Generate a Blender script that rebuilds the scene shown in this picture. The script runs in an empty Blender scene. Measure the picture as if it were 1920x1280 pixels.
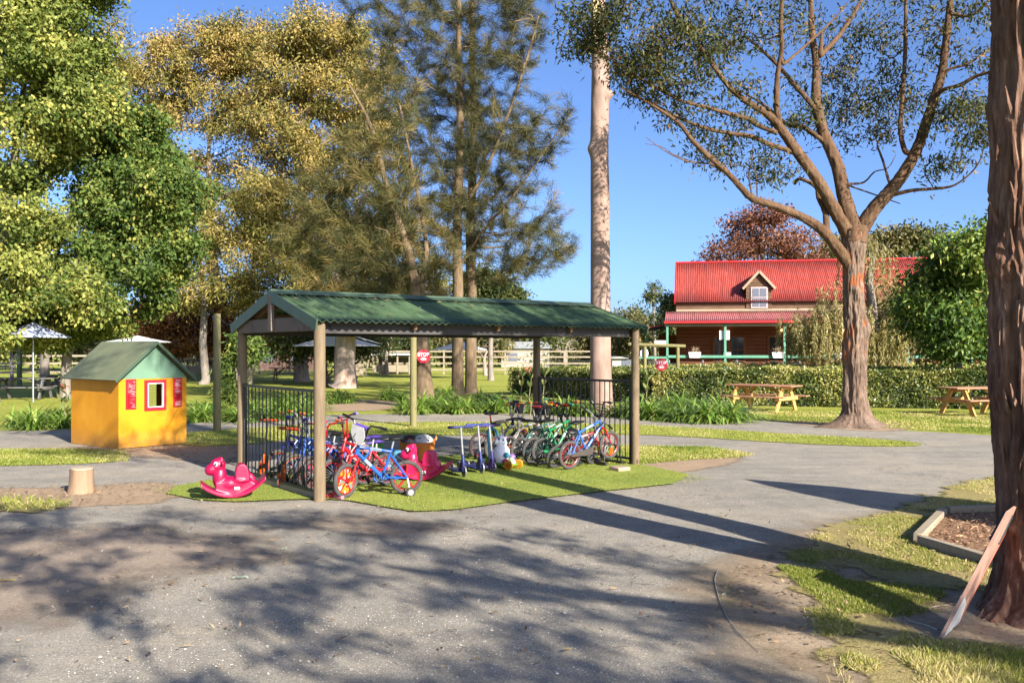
import bpy, math, random
import numpy as np
from mathutils import Vector, Matrix, Quaternion
R = math.radians
random.seed(5)
rng = np.random.default_rng(5)
scene = bpy.context.scene
COL = scene.collection

# ------------------------------------------------------------------ camera
F, YH, H = 1700.0, 656.0, 1.75          # focal length in photo pixels, horizon row, eye height
cam = bpy.data.cameras.new("camera"); cam_o = bpy.data.objects.new("camera", cam); COL.objects.link(cam_o)
cam_o.location = (0, 0, H); cam_o.rotation_euler = (R(90), 0, 0)
cam.sensor_width = 36; cam.lens = 36*F/1920; cam.shift_y = (YH-640)/1920
cam.clip_start = .05; cam.clip_end = 3000
scene.camera = cam_o
# ------------------------------------------------------------------ sky and sun
SUN_EL, SUN_ROT = R(26), R(144)
world = bpy.data.worlds.new("World"); scene.world = world; world.use_nodes = True
nt = world.node_tree; nt.nodes.clear()
sky = nt.nodes.new('ShaderNodeTexSky'); sky.sky_type = 'NISHITA'; sky.sun_disc = False
sky.sun_elevation = SUN_EL; sky.sun_rotation = SUN_ROT
sky.air_density = .62; sky.dust_density = 2.0; sky.ozone_density = 4.0; sky.altitude = 300
bg = nt.nodes.new('ShaderNodeBackground'); bg.inputs[1].default_value = .092
wo = nt.nodes.new('ShaderNodeOutputWorld')
tint = nt.nodes.new('ShaderNodeMix'); tint.data_type = 'RGBA'; tint.blend_type = 'MULTIPLY'; tint.inputs[0].default_value = 1; tint.inputs[7].default_value = (.82, .885, 1.0, 1)
nt.links.new(sky.outputs[0], tint.inputs[6]); nt.links.new(tint.outputs[2], bg.inputs[0]); nt.links.new(bg.outputs[0], wo.inputs[0])
sun = bpy.data.lights.new("sun", 'SUN'); sun.energy = 5.0; sun.angle = R(.53); sun.color = (1, .935, .84)
sun_o = bpy.data.objects.new("sun", sun); COL.objects.link(sun_o)
SD = Vector((math.sin(SUN_ROT)*math.cos(SUN_EL), math.cos(SUN_ROT)*math.cos(SUN_EL), math.sin(SUN_EL)))
sun_o.rotation_euler = SD.to_track_quat('Z', 'Y').to_euler()
scene.view_settings.view_transform = 'Standard'; scene.view_settings.look = 'None'
scene.view_settings.gamma = 1; scene.view_settings.exposure = 1.5
scene.render.engine = 'CYCLES'
scene.cycles.max_bounces = 6; scene.cycles.transparent_max_bounces = 12
scene.cycles.diffuse_bounces = 3; scene.cycles.glossy_bounces = 2; scene.cycles.transmission_bounces = 3

# ------------------------------------------------------------------ helpers
def G(px, py):
    y = F*H/(py-YH); return ((px-960)/F*y, y)
def P(px, py, y):
    return ((px-960)/F*y, y, H+(YH-py)/F*y)
def lin(r, g, b):
    f = lambda c: (c/255/12.92) if c < 10 else ((c/255+.055)/1.055)**2.4
    return (f(r), f(g), f(b), 1)
def c4(c): return tuple(c) if len(c) == 4 else (*c, 1)

def vnoise(p, seed=0.0):
    p = np.asarray(p, float); i = np.floor(p); f = p-i; u = f*f*(3-2*f)
    def h(a, b, c):
        s = np.sin((i[..., 0]+a)*127.1+(i[..., 1]+b)*311.7+(i[..., 2]+c)*74.7+seed*13.37)*43758.5453
        return s-np.floor(s)
    r = 0
    for a in (0, 1):
        wa = u[..., 0] if a else 1-u[..., 0]
        for b in (0, 1):
            wb = u[..., 1] if b else 1-u[..., 1]
            for c in (0, 1):
                wc = u[..., 2] if c else 1-u[..., 2]
                r = r+h(a, b, c)*wa*wb*wc
    return r
def fbm(p, seed=0.0, o=3):
    p = np.asarray(p, float); return sum(vnoise(p*2**k, seed+k)*.5**k for k in range(o))/sum(.5**k for k in range(o))

class Nodes:
    def __init__(s, name):
        s.m = bpy.data.materials.new(name); s.m.use_nodes = True; s.t = s.m.node_tree
        s.b = s.t.nodes['Principled BSDF']; s.out = s.t.nodes['Material Output']
    def n(s, typ, **kw):
        x = s.t.nodes.new('ShaderNode'+typ)
        for k, v in kw.items():
            if isinstance(k, str) and hasattr(x, k): setattr(x, k, v)
            else: x.inputs[k.replace('_', ' ')].default_value = v
        return x
    def l(s, a, b): s.t.links.new(a, b)
    def coord(s, scale=(1, 1, 1), kind='Object'):
        tc = s.n('TexCoord'); mp = s.n('Mapping'); mp.inputs['Scale'].default_value = scale
        s.l(tc.outputs[kind], mp.inputs[0]); return mp.outputs[0]
    def noise(s, vec, scale, detail=4, rough=.55):
        x = s.n('TexNoise'); x.inputs['Scale'].default_value = scale; x.inputs['Detail'].default_value = detail
        x.inputs['Roughness'].default_value = rough; s.l(vec, x.inputs['Vector']); return x.outputs['Fac']
    def ramp(s, fac, stops):
        x = s.n('ValToRGB'); e = x.color_ramp.elements
        while len(e) < len(stops): e.new(.5)
        for el, (p, c) in zip(e, stops): el.position = p; el.color = c4(c)
        s.l(fac, x.inputs[0]); return x.outputs[0]
    def mix(s, fac, a, b, mode='MIX'):
        x = s.n('Mix', data_type='RGBA', blend_type=mode)
        for v, i in ((fac, 0), (a, 6), (b, 7)):
            if hasattr(v, 'is_linked') or hasattr(v, 'links'): s.l(v, x.inputs[i])
            else: x.inputs[i].default_value = v if i == 0 else c4(v)
        return x.outputs[2]
    def math(s, op, a, b=0.0, c=None):
        x = s.n('Math', operation=op)
        for i, v in enumerate((a, b) if c is None else (a, b, c)):
            if hasattr(v, 'links'): s.l(v, x.inputs[i])
            else: x.inputs[i].default_value = v
        return x.outputs[0]
    def bump(s, hgt, strength=.3, dist=.01):
        x = s.n('Bump'); x.inputs['Strength'].default_value = strength; x.inputs['Distance'].default_value = dist
        s.l(hgt, x.inputs['Height']); s.l(x.outputs[0], s.b.inputs['Normal'])
    def set(s, col=None, rough=None, metal=None, spec=None):
        if col is not None:
            if hasattr(col, 'links'): s.l(col, s.b.inputs['Base Color'])
            else: s.b.inputs['Base Color'].default_value = c4(col)
        if rough is not None:
            if hasattr(rough, 'links'): s.l(rough, s.b.inputs['Roughness'])
            else: s.b.inputs['Roughness'].default_value = rough
        if metal is not None: s.b.inputs['Metallic'].default_value = metal
        if spec is not None: s.b.inputs['Specular IOR Level'].default_value = spec
        return s.m

def M(name, col, rough=.5, metal=0, var=.18, vs=6, bump=0, bs=60, spec=.5):
    n = Nodes(name); v = n.coord()
    f = n.noise(v, vs, 5, .6); c = c4(col)
    d = [x*(1-var) for x in c[:3]]; u = [min(1, x*(1+var)) for x in c[:3]]
    n.set(n.ramp(f, [(.3, d), (.7, u)]), rough, metal, spec)
    if bump: n.bump(n.noise(v, bs, 4), bump, .005)
    return n.m

def leafmat(name, stops, trans=.3, rough=.5, spec=.35):
    n = Nodes(name); a = n.n('Attribute'); a.attribute_name = 'tint'
    col = n.ramp(a.outputs['Fac'], stops); n.set(col, rough, 0, spec)
    tr = n.n('BsdfTranslucent'); n.l(n.mix(.5, col, (.5, .5, .12), 'MULTIPLY'), tr.inputs[0])
    n.l(n.mix(1.0, col, (1.3, 1.25, .6), 'MULTIPLY'), tr.inputs[0])
    mx = n.n('MixShader'); mx.inputs[0].default_value = trans
    n.l(n.b.outputs[0], mx.inputs[1]); n.l(tr.outputs[0], mx.inputs[2]); n.l(mx.outputs[0], n.out.inputs[0])
    return n.m

def tag(o, label=None, cat=None, group=None, kind=None):
    if label: o['label'] = label
    if cat: o['category'] = cat
    if group: o['group'] = group
    if kind: o['kind'] = kind
    return o
def thing(name, label, cat, loc=(0, 0, 0), rot=(0, 0, 0), group=None):
    o = bpy.data.objects.new(name, None); COL.objects.link(o); o.empty_display_size = .1
    o.location = loc; o.rotation_euler = rot
    return tag(o, label, cat, group)

def mesh_np(name, V, Q, mats, parent=None, attrs=None, mi=None, smooth=False):
    V = np.ascontiguousarray(V, np.float32).reshape(-1, 3); Q = np.ascontiguousarray(Q, np.int32); k = Q.shape[1]
    me = bpy.data.meshes.new(name); me.vertices.add(len(V)); me.vertices.foreach_set('co', V.ravel())
    me.loops.add(Q.size); me.loops.foreach_set('vertex_index', Q.ravel())
    me.polygons.add(len(Q)); me.polygons.foreach_set('loop_start', np.arange(0, Q.size, k, dtype=np.int32))
    if smooth: me.polygons.foreach_set('use_smooth', np.ones(len(Q), bool))
    for m in (mats if isinstance(mats, (list, tuple)) else [mats]): me.materials.append(m)
    if mi is not None: me.polygons.foreach_set('material_index', np.asarray(mi, np.int32))
    for an, av in (attrs or {}).items():
        at = me.attributes.new(an, 'FLOAT', 'POINT'); at.data.foreach_set('value', np.ascontiguousarray(av, np.float32))
    me.update(calc_edges=True)
    o = bpy.data.objects.new(name, me); COL.objects.link(o)
    if parent: o.parent = parent
    return o

def frame_of(d):
    d = Vector(d).normalized(); a = Vector((0, 0, 1)) if abs(d.z) < .95 else Vector((1, 0, 0))
    x = a.cross(d).normalized(); return x, d.cross(x).normalized(), d

class MB:
    """collects shapes, linked as one mesh object"""
    def __init__(s): s.V = []; s.F = []; s.I = []
    def add(s, V, F, mi=0):
        o = len(s.V); s.V += [tuple(v) for v in V]; s.F += [tuple(i+o for i in f) for f in F]; s.I += [mi]*len(F); return s
    def box(s, c, d, rot=None, mi=0):
        V = [Vector((x*d[0]/2, y*d[1]/2, z*d[2]/2)) for x in (-1, 1) for y in (-1, 1) for z in (-1, 1)]
        if rot is not None: V = [rot @ v for v in V]
        c = Vector(c)
        return s.add([v+c for v in V], [(0, 1, 3, 2), (4, 6, 7, 5), (0, 4, 5, 1), (2, 3, 7, 6), (0, 2, 6, 4), (1, 5, 7, 3)], mi)
    def bar(s, p, q, w, h, mi=0, up=(0, 0, 1)):
        p, q = Vector(p), Vector(q); d = (q-p); u = Vector(up); x = u.cross(d)
        if x.length < 1e-5: x = Vector((1, 0, 0))
        x.normalize(); z = d.cross(x).normalized() if d.length else u
        V = [e+x*(a*w/2)+z*(b*h/2) for e in (p, q) for a in (-1, 1) for b in (-1, 1)]
        return s.add(V, [(0, 1, 3, 2), (4, 6, 7, 5), (0, 4, 5, 1), (2, 3, 7, 6), (0, 2, 6, 4), (1, 5, 7, 3)], mi)
    def tube(s, pts, r, seg=8, mi=0, caps=True):
        pts = [Vector(p) for p in pts]; n = len(pts); rr = r if isinstance(r, (list, tuple)) else [r]*n
        x = None; V = []; Fc = []
        for i, p in enumerate(pts):
            d = (pts[min(i+1, n-1)]-pts[max(i-1, 0)])
            d = d.normalized() if d.length > 1e-9 else Vector((0, 0, 1))
            if x is None: x = frame_of(d)[0]
            x = (x-d*x.dot(d)); x = x.normalized() if x.length > 1e-6 else frame_of(d)[0]
            y = d.cross(x)
            V += [p+(x*math.cos(2*math.pi*k/seg)+y*math.sin(2*math.pi*k/seg))*rr[i] for k in range(seg)]
        for i in range(n-1):
            for k in range(seg):
                a, b = i*seg+k, i*seg+(k+1) % seg; Fc.append((a, b, b+seg, a+seg))
        if caps: Fc.append(tuple(range(seg-1, -1, -1))); Fc.append(tuple(range((n-1)*seg, n*seg)))
        return s.add(V, Fc, mi)
    def ell(s, c, r, rot=None, mi=0, u=14, v=9):
        V = []; c = Vector(c)
        for j in range(v+1):
            t = math.pi*j/v
            for i in range(u):
                a = 2*math.pi*i/u; q = Vector((r[0]*math.sin(t)*math.cos(a), r[1]*math.sin(t)*math.sin(a), r[2]*math.cos(t)))
                V.append(c+(rot @ q if rot is not None else q))
        Fc = [(j*u+i, (j+1)*u+i, (j+1)*u+(i+1) % u, j*u+(i+1) % u) for j in range(v) for i in range(u)]
        return s.add(V, Fc, mi)
    def torus(s, c, axis, Rm, r, mi=0, u=28, v=8, flat=1.0, arc=1.0):
        x, y, z = frame_of(axis); c = Vector(c); V = []; Fc = []
        nu = u if arc >= 1 else u+1
        for i in range(nu):
            a = 2*math.pi*arc*i/u; e = x*math.cos(a)+y*math.sin(a)
            for k in range(v):
                b = 2*math.pi*k/v; V.append(c+e*(Rm+r*flat*math.cos(b))+z*(r*math.sin(b)))
        for i in range(u):
            j = (i+1) % nu
            for k in range(v): Fc.append((i*v+k, j*v+k, j*v+(k+1) % v, i*v+(k+1) % v))
        return s.add(V, Fc, mi)
    def disc(s, c, axis, r, h, seg=24, mi=0):
        a = Vector(axis).normalized()*(h/2); return s.tube([Vector(c)-a, Vector(c)+a], r, seg, mi)
    def prism(s, poly, o, ex, ey, ez, mi=0):
        """poly in (ex,ey), pushed along ez (a vector)"""
        o, ex, ey, ez = map(Vector, (o, ex, ey, ez)); n = len(poly)
        A = [o+ex*a+ey*b for a, b in poly]; V = A+[v+ez for v in A]
        Fc = [tuple(range(n-1, -1, -1)), tuple(range(n, 2*n))]+[(i, (i+1) % n, (i+1) % n+n, i+n) for i in range(n)]
        return s.add(V, Fc, mi)
    def build(s, name, mats, parent=None, smooth=True, bevel=0, ang=38):
        me = bpy.data.meshes.new(name); me.from_pydata(s.V, [], s.F)
        for m in (mats if isinstance(mats, (list, tuple)) else [mats]): me.materials.append(m)
        me.polygons.foreach_set('material_index', np.array(s.I, np.int32))
        import bmesh
        bm = bmesh.new(); bm.from_mesh(me); bmesh.ops.recalc_face_normals(bm, faces=bm.faces); bm.to_mesh(me); bm.free()
        if smooth:
            me.polygons.foreach_set('use_smooth', np.ones(len(me.polygons), bool)); me.set_sharp_from_angle(angle=R(ang))
        me.update()
        o = bpy.data.objects.new(name, me); COL.objects.link(o)
        if parent: o.parent = parent
        if bevel:
            b = o.modifiers.new('bevel', 'BEVEL'); b.width = bevel; b.segments = 1; b.limit_method = 'ANGLE'
        return o

# ------------------------------------------------------------------ ground sheets
def chaikin(p, n=2):
    p = np.array(p, float)
    for _ in range(n):
        q = np.roll(p, -1, 0); p = np.stack([p*.75+q*.25, p*.25+q*.75], 1).reshape(-1, 2)
    return p
def sdf(pts, poly):
    a = poly; b = np.roll(poly, -1, 0); d = np.full(len(pts), 1e9); ins = np.zeros(len(pts), bool)
    for p, q in zip(a, b):
        e = q-p; w = pts-p; t = np.clip((w@e)/max(e@e, 1e-12), 0, 1)
        d = np.minimum(d, np.linalg.norm(w-t[:, None]*e, axis=1))
        c = (p[1] > pts[:, 1]) != (q[1] > pts[:, 1])
        xi = p[0]+(pts[:, 1]-p[1])/(q[1]-p[1] if q[1] != p[1] else 1e-9)*e[0]
        ins ^= c & (pts[:, 0] < xi)
    return np.where(ins, d, -d)
def sheet(name, polys, z, mat, cell=.15, reach=.5, kind='structure', smooth=2):
    polys = [chaikin(p, smooth) for p in polys]
    allp = np.concatenate(polys); lo = allp.min(0)-reach-cell; hi = allp.max(0)+reach+cell
    nx, ny = [int(math.ceil(v/cell))+1 for v in (hi-lo)]
    X, Y = np.meshgrid(lo[0]+np.arange(nx)*cell, lo[1]+np.arange(ny)*cell, indexing='ij')
    pts = np.stack([X.ravel(), Y.ravel()], 1)
    sd = np.max([sdf(pts, p) for p in polys], 0)
    idx = np.arange(nx*ny).reshape(nx, ny)
    Q = np.stack([idx[:-1, :-1], idx[1:, :-1], idx[1:, 1:], idx[:-1, 1:]], -1).reshape(-1, 4)
    Q = Q[(sd[Q].max(1) > -reach)]
    used = np.unique(Q); remap = np.zeros(nx*ny, int); remap[used] = np.arange(len(used))
    V = np.concatenate([pts[used], np.full((len(used), 1), z)], 1)
    o = mesh_np(name, V, remap[Q], mat, attrs={'sd': sd[used]})
    return tag(o, kind=kind)
def feather(n, amp, scale, soft=.03, cover=0.0):
    """cut the sheet's outline ragged: opaque where sd + noise*amp > 0"""
    a = n.n('Attribute'); a.attribute_name = 'sd'
    v = n.coord(); f = n.noise(v, scale, 6, .65)
    s = n.math('ADD', a.outputs['Fac'], n.math('MULTIPLY_ADD', f, amp*2, -amp+cover))
    k = n.n('MapRange'); k.inputs[1].default_value = -soft; k.inputs[2].default_value = soft
    n.l(s, k.inputs[0])
    tr = n.n('BsdfTransparent'); mx = n.n('MixShader')
    n.l(k.outputs[0], mx.inputs[0]); n.l(tr.outputs[0], mx.inputs[1]); n.l(n.b.outputs[0], mx.inputs[2])
    n.l(mx.outputs[0], n.out.inputs[0])

# ------------------------------------------------------------------ trees
class Skel:
    def __init__(s): s.p = []; s.par = []; s.r = []; s.tips = []
    def line(s, pts, parent=-1):
        """pts: (x,y,z,r)"""
        ids = []
        for q in pts:
            s.p.append(np.array(q[:3], float)); s.r.append(q[3]); s.par.append(parent); parent = len(s.p)-1; ids.append(parent)
        return ids
    def near(s, q): return int(np.argmin(np.linalg.norm(np.array(s.p)-np.array(q[:3]), axis=1)))
    def attach(s, T, seg=.5, up=.3, jit=.08, r0=.006, down=.8, kr=2.3, minz=None):
        T = np.array(T); base = np.array(s.p)
        d0 = np.array([np.linalg.norm(base-t, axis=1).min() for t in T]); n0 = len(s.p)
        cap = n0+int((d0.sum()+len(T)*3)/seg)+len(T)*6+100
        A = np.zeros((cap, 3)); A[:n0] = base; n = n0; used0 = set()
        for t in T[np.argsort(d0)]:
            D = A[:n]-t; dd = np.linalg.norm(D, axis=1)
            cost = dd*(1+down*np.clip(D[:, 2]/(dd+1e-6), 0, 1))
            if minz is not None: cost = cost+np.where(A[:n, 2] < minz, 50, 0)
            i = int(np.argmin(cost)); a = A[i]; d = dd[i]; k = max(2, int(d/seg))
            pj = s.par[i]; gd = (a-A[pj]) if pj >= 0 else np.array([0, 0, 1.])
            gd = gd/(np.linalg.norm(gd)+1e-9)
            c = a+gd*d*.35+np.array([0, 0, up*d*.4]); prev = i
            for j in range(1, k+1):
                u = j/k; q = a*(1-u)**2+c*2*u*(1-u)+t*u*u+(rng.normal(0, jit*d/k, 3) if j < k else 0)
                A[n] = q; s.p.append(q.copy()); s.par.append(prev); s.r.append(0.0); prev = n; n += 1
                if n >= cap: A = np.concatenate([A, np.zeros((cap, 3))]); cap *= 2
            s.tips.append(prev)
        cnt = np.zeros(n); cnt[s.tips] = 1
        for i in range(n-1, -1, -1):
            if s.par[i] >= 0: cnt[s.par[i]] += cnt[i]
        for i in range(n0, n): s.r[i] = r0*max(cnt[i], 1)**(1/kr)
        for i in range(n0, n):
            s.r[i] = min(s.r[i], s.r[s.par[i]]*.85) if s.par[i] >= 0 else s.r[i]
        return s
    def tubes(s, off=(0, 0, 0), skip=(), rough=0):
        n = len(s.p); ch = [[] for _ in range(n)]
        for i in range(n):
            if s.par[i] >= 0: ch[s.par[i]].append(i)
        VV = []; QQ = []; o = 0; off = np.array(off)
        starts = [i for i in range(n) if s.par[i] < 0]
        while starts:
            i = starts.pop(); c = [] if s.par[i] < 0 else [s.par[i]]; c.append(i); first = len(c)-1
            while ch[c[-1]]:
                k = sorted(ch[c[-1]], key=lambda q: -s.r[q]); c.append(k[0]); starts += k[1:]
            if skip:
                k0 = 0
                while k0 < len(c) and c[k0] in skip: k0 += 1
                c = c[max(0, k0-1):]
                if len(c) < 2: continue
            pts = np.array([s.p[k] for k in c])-off; rr = np.array([s.r[k] for k in c])
            if first: rr[0] = min(rr[0], rr[1]*1.15)
            fine = rough and rr.max() > .025
            if fine:
                Ls = np.concatenate([[0], np.cumsum(np.linalg.norm(np.diff(pts, axis=0), axis=1))]); nn = max(2, int(Ls[-1]/.05)); tt = np.linspace(0, Ls[-1], nn); pts = np.stack([np.interp(tt, Ls, pts[:, k]) for k in range(3)], 1); rr = np.interp(tt, Ls, rr)
            rm = rr.max(); sg = 28 if fine and rm > .05 else 16 if rm > .15 else 10 if rm > .06 else 6 if rm > .02 else 4 if rm > .008 else 3
            d = np.gradient(pts, axis=0); d /= np.linalg.norm(d, axis=1)[:, None]+1e-9
            x = np.cross([.3, .1, 1] if abs(d[0, 2]) < .9 else [1, 0, .1], d[0]); F3 = []
            for k in range(len(pts)):
                x = x-d[k]*(x@d[k]); x /= np.linalg.norm(x)+1e-9; F3.append(x)
            X = np.array(F3); Y = np.cross(d, X); a = np.arange(sg)*2*np.pi/sg
            rk = np.ones((len(pts), sg))
            if fine:
                arc = np.linspace(0, 1, len(pts))*len(pts)*.05; qn = np.stack([np.broadcast_to(np.cos(a)*2.6, (len(pts), sg)), np.broadcast_to(np.sin(a)*2.6, (len(pts), sg)), np.broadcast_to((arc*5.5)[:, None], (len(pts), sg))], -1)+i*.37
                rk = 1+rough*((1-np.abs(2*fbm(qn, 3, 3)-1)*1.5)-.45)+.14*(fbm(qn*.22, 8, 2)-.5)
            ring = pts[:, None]+(rr[:, None]*rk)[:, :, None]*(X[:, None]*np.cos(a)[None, :, None]+Y[:, None]*np.sin(a)[None, :, None])
            idx = o+np.arange(len(pts)*sg).reshape(len(pts), sg); nx = np.roll(idx, -1, 1)
            QQ.append(np.stack([idx[:-1], nx[:-1], nx[1:], idx[1:]], -1).reshape(-1, 4)); VV.append(ring.reshape(-1, 3)); o += ring.size//3
        return np.concatenate(VV), np.concatenate(QQ)

def bark_tube(path, dz=.03, seg=96, amp=.02, fr=9, zs=.22, off=(0, 0, 0), seed=1, lumps=()):
    """thick trunk with real bark ridges; path of (x,y,z,r)"""
    path = np.array(path, float); L = np.concatenate([[0], np.cumsum(np.linalg.norm(np.diff(path[:, :3], axis=0), axis=1))])
    n = int(L[-1]/dz)+2; t = np.linspace(0, L[-1], n)
    def smooth(a):
        k = max(3, int(.25/dz)) | 1; w = np.hanning(k+2)[1:-1]; w /= w.sum(); return np.convolve(np.pad(a, k//2, 'edge'), w, 'valid')
    C = np.stack([smooth(np.interp(t, L, path[:, k])) for k in range(3)], 1); rr = smooth(np.interp(t, L, path[:, 3]))
    a = np.arange(seg)*2*np.pi/seg; ca, sa = np.cos(a), np.sin(a)
    q = np.stack([np.broadcast_to(ca*fr*rr.mean()*1.0, (n, seg)), np.broadcast_to(sa*fr*rr.mean(), (n, seg)), np.broadcast_to((t*fr*zs)[:, None], (n, seg))], -1)
    w = (fbm(q*.6, seed+9, 2)-.5)*1.2; q = q+w[..., None]
    ridge = 1-np.abs(2*fbm(q, seed, 3)-1)*1.6; fine = fbm(q*3.1, seed+3, 2)
    rad = rr[:, None]+amp*(ridge-.5)*1.6+amp*.5*(fine-.5)+(fbm(q*.16, seed+5, 2)-.5)*rr[:, None]*.16
    for (z0, ang, sz, am) in lumps:
        da = (a-ang+np.pi) % (2*np.pi)-np.pi
        rad = rad+am*np.exp(-((C[:, 2]-z0)[:, None]/sz)**2-(da[None]*rr[:, None]/sz)**2)
    V = np.stack([C[:, 0:1]+rad*ca, C[:, 1:2]+rad*sa, np.broadcast_to(C[:, 2:3], (n, seg))], -1)-np.array(off)
    idx = np.arange(n*seg).reshape(n, seg); nx = np.roll(idx, -1, 1)
    return V.reshape(-1, 3), np.stack([idx[:-1], nx[:-1], nx[1:], idx[1:]], -1).reshape(-1, 4)

def unit(v): return v/(np.linalg.norm(v, axis=-1, keepdims=True)+1e-9)
def leaf_quads(C, D, N, L, W, wide=.42):
    """rhombic leaves: C base points, D axis, N face hint"""
    S = unit(np.cross(D, N)); L = np.asarray(L)[..., None]; W = np.asarray(W)[..., None]
    mid = C+D*L*wide
    nn = unit(np.cross(S, D))*W*.18
    V = np.stack([C, mid+S*W/2+nn, C+D*L, mid-S*W/2+nn], 1).reshape(-1, 3)
    return V, np.arange(len(V)).reshape(-1, 4)
def leaves(S, n, spread, L, W, droop=.3, out=.4, center=None, along=2, tipw=.5):
    C = []; T = []; dirs = []
    for t in S.tips:
        m = max(1, int(n*rng.uniform(.6, 1.4))); p = S.p[t]; q = S.p[S.par[t]]
        q2 = S.p[S.par[S.par[t]]] if along > 1 and S.par[S.par[t]] >= 0 else q
        u = rng.random(m)[:, None]; base = p*(1-u)+(q if along < 2 else q2)*u
        C.append(base*(1-tipw)+p*tipw+rng.normal(0, 1, (m, 3))*spread*np.array([1, 1, .75])); T.append(np.clip(rng.normal(rng.uniform(.08, .88), .17, m), 0, 1))
        o = unit(p-q)
        dirs.append(np.broadcast_to(o, (m, 3)))
    C = np.concatenate(C); T = np.concatenate(T); D = np.concatenate(dirs); m = len(C)
    D = unit(D*out+rng.normal(0, .6, (m, 3))+np.array([0, 0, -droop]))
    N = unit(rng.normal(0, 1, (m, 3))+np.array([0, 0, .6]))
    l = L*rng.uniform(.5, 1.45, m); V, Q = leaf_quads(C, D, N, l, W*rng.uniform(.7, 1.2, m))
    return V, Q, np.repeat(T, 4)
def blob_points(blobs, keep=None, void=0.0, vs=.8):
    out = []
    for c, r, n in blobs:
        k = 0; guard = 0
        while k < n and guard < n*40:
            guard += 1
            v = rng.normal(0, 1, 3); v = v/np.linalg.norm(v)*rng.uniform(.25, 1)**.5
            q = np.array(c)+v*np.array(r)
            if q[2] < .4: continue
            if keep is not None and not keep(q): continue
            if void and fbm(q*vs, 17, 2) < void: continue
            out.append(q); k += 1
    return np.array(out)
def make_tree(name, label, cat, base, S, bark, leafm, lv, group=None, extra=None, skip=(), rough=0):
    root = thing(name, label, cat, base, (0, 0, 0), group)
    off = np.array(base); V, Q = S.tubes(off, skip, rough)
    if extra is not None:
        V2, Q2 = extra; Q = np.concatenate([Q, Q2+len(V)]); V = np.concatenate([V, V2])
    mesh_np('trunk', V, Q, bark, root, smooth=True)
    if lv is not None:
        V, Q, T = lv; mesh_np('crown', V-off, Q, leafm, root, attrs={'tint': T})
    return root
# ------------------------------------------------------------------ ground materials
def mat_asphalt():
    n = Nodes('asphalt'); v = n.coord()
    big = n.noise(v, .55, 4, .6); mid = n.noise(v, 3.2, 6, .65)
    base = n.ramp(big, [(.3, (.175, .163, .14)), (.5, (.245, .222, .182)), (.75, (.35, .305, .232))])
    base = n.mix(.5, base, n.ramp(mid, [(.25, (.155, .145, .125)), (.75, (.35, .315, .25))]))
    g = n.noise(v, 120, 3, .7)
    base = n.mix(1, base, n.ramp(g, [(.25, (.34, .34, .35)), (.75, (1.62, 1.6, 1.57))]), 'MULTIPLY')
    vo = n.n('TexVoronoi'); vo.inputs['Scale'].default_value = 62; n.l(v, vo.inputs[0])
    sc = n.n('SeparateColor'); n.l(vo.outputs['Color'], sc.inputs[0])
    spot = n.math('MULTIPLY', n.math('LESS_THAN', vo.outputs['Distance'], .3), n.math('GREATER_THAN', sc.outputs[0], .8))
    base = n.mix(n.math('MULTIPLY', spot, .9), base, n.ramp(sc.outputs[1], [(0, (.3, .28, .25)), (.6, (.5, .46, .41)), (1, (.7, .67, .62))]))
    vc = n.n('TexVoronoi', feature='DISTANCE_TO_EDGE'); vc.inputs['Scale'].default_value = .75
    wp_ = n.n('VectorMath', operation='ADD'); nw = n.n('TexNoise'); nw.inputs['Scale'].default_value = 2.2; nw.inputs['Detail'].default_value = 5; n.l(v, nw.inputs[0]); n.l(v, wp_.inputs[0]); n.l(nw.outputs['Color'], wp_.inputs[1]); n.l(wp_.outputs[0], vc.inputs[0])
    crack = n.math('MULTIPLY', n.math('LESS_THAN', vc.outputs['Distance'], .006), n.math('GREATER_THAN', n.noise(v, .4, 2), .56))
    base = n.mix(n.math('MULTIPLY', crack, .6), base, (.07, .062, .05))
    stain = n.noise(n.coord((.35, 1.1, 1)), 1.1, 5, .7); base = n.mix(1, base, n.ramp(stain, [(.3, (.78, .78, .79)), (.5, (1, 1, 1)), (.7, (1.12, 1.08, 1.0))]), 'MULTIPLY')
    n.set(base, .95, 0, .15)
    h = n.math('ADD', n.math('MULTIPLY', g, .8), n.math('MULTIPLY', n.noise(v, 28, 4, .6), .9))
    n.bump(h, .7, .008); feather(n, .17, 3.0, .04, .02); return n.m
def mat_dirt(name, a, b, c, amp, sc, cover=0.0, soft=.08):
    n = Nodes(name); v = n.coord()
    base = n.mix(.6, n.ramp(n.noise(v, 1.7, 6, .65), [(.3, a), (.7, b)]), n.ramp(n.noise(v, 24, 6, .75), [(.3, a), (.55, b), (.75, c)]))
    base = n.mix(1, base, n.ramp(n.noise(v, 140, 3, .7), [(.25, (.6, .6, .6)), (.75, (1.35, 1.33, 1.3))]), 'MULTIPLY')
    n.set(base, .95, 0, .1); n.bump(n.noise(v, 60, 5, .7), .7, .012); feather(n, amp, sc, soft, cover); return n.m
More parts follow.
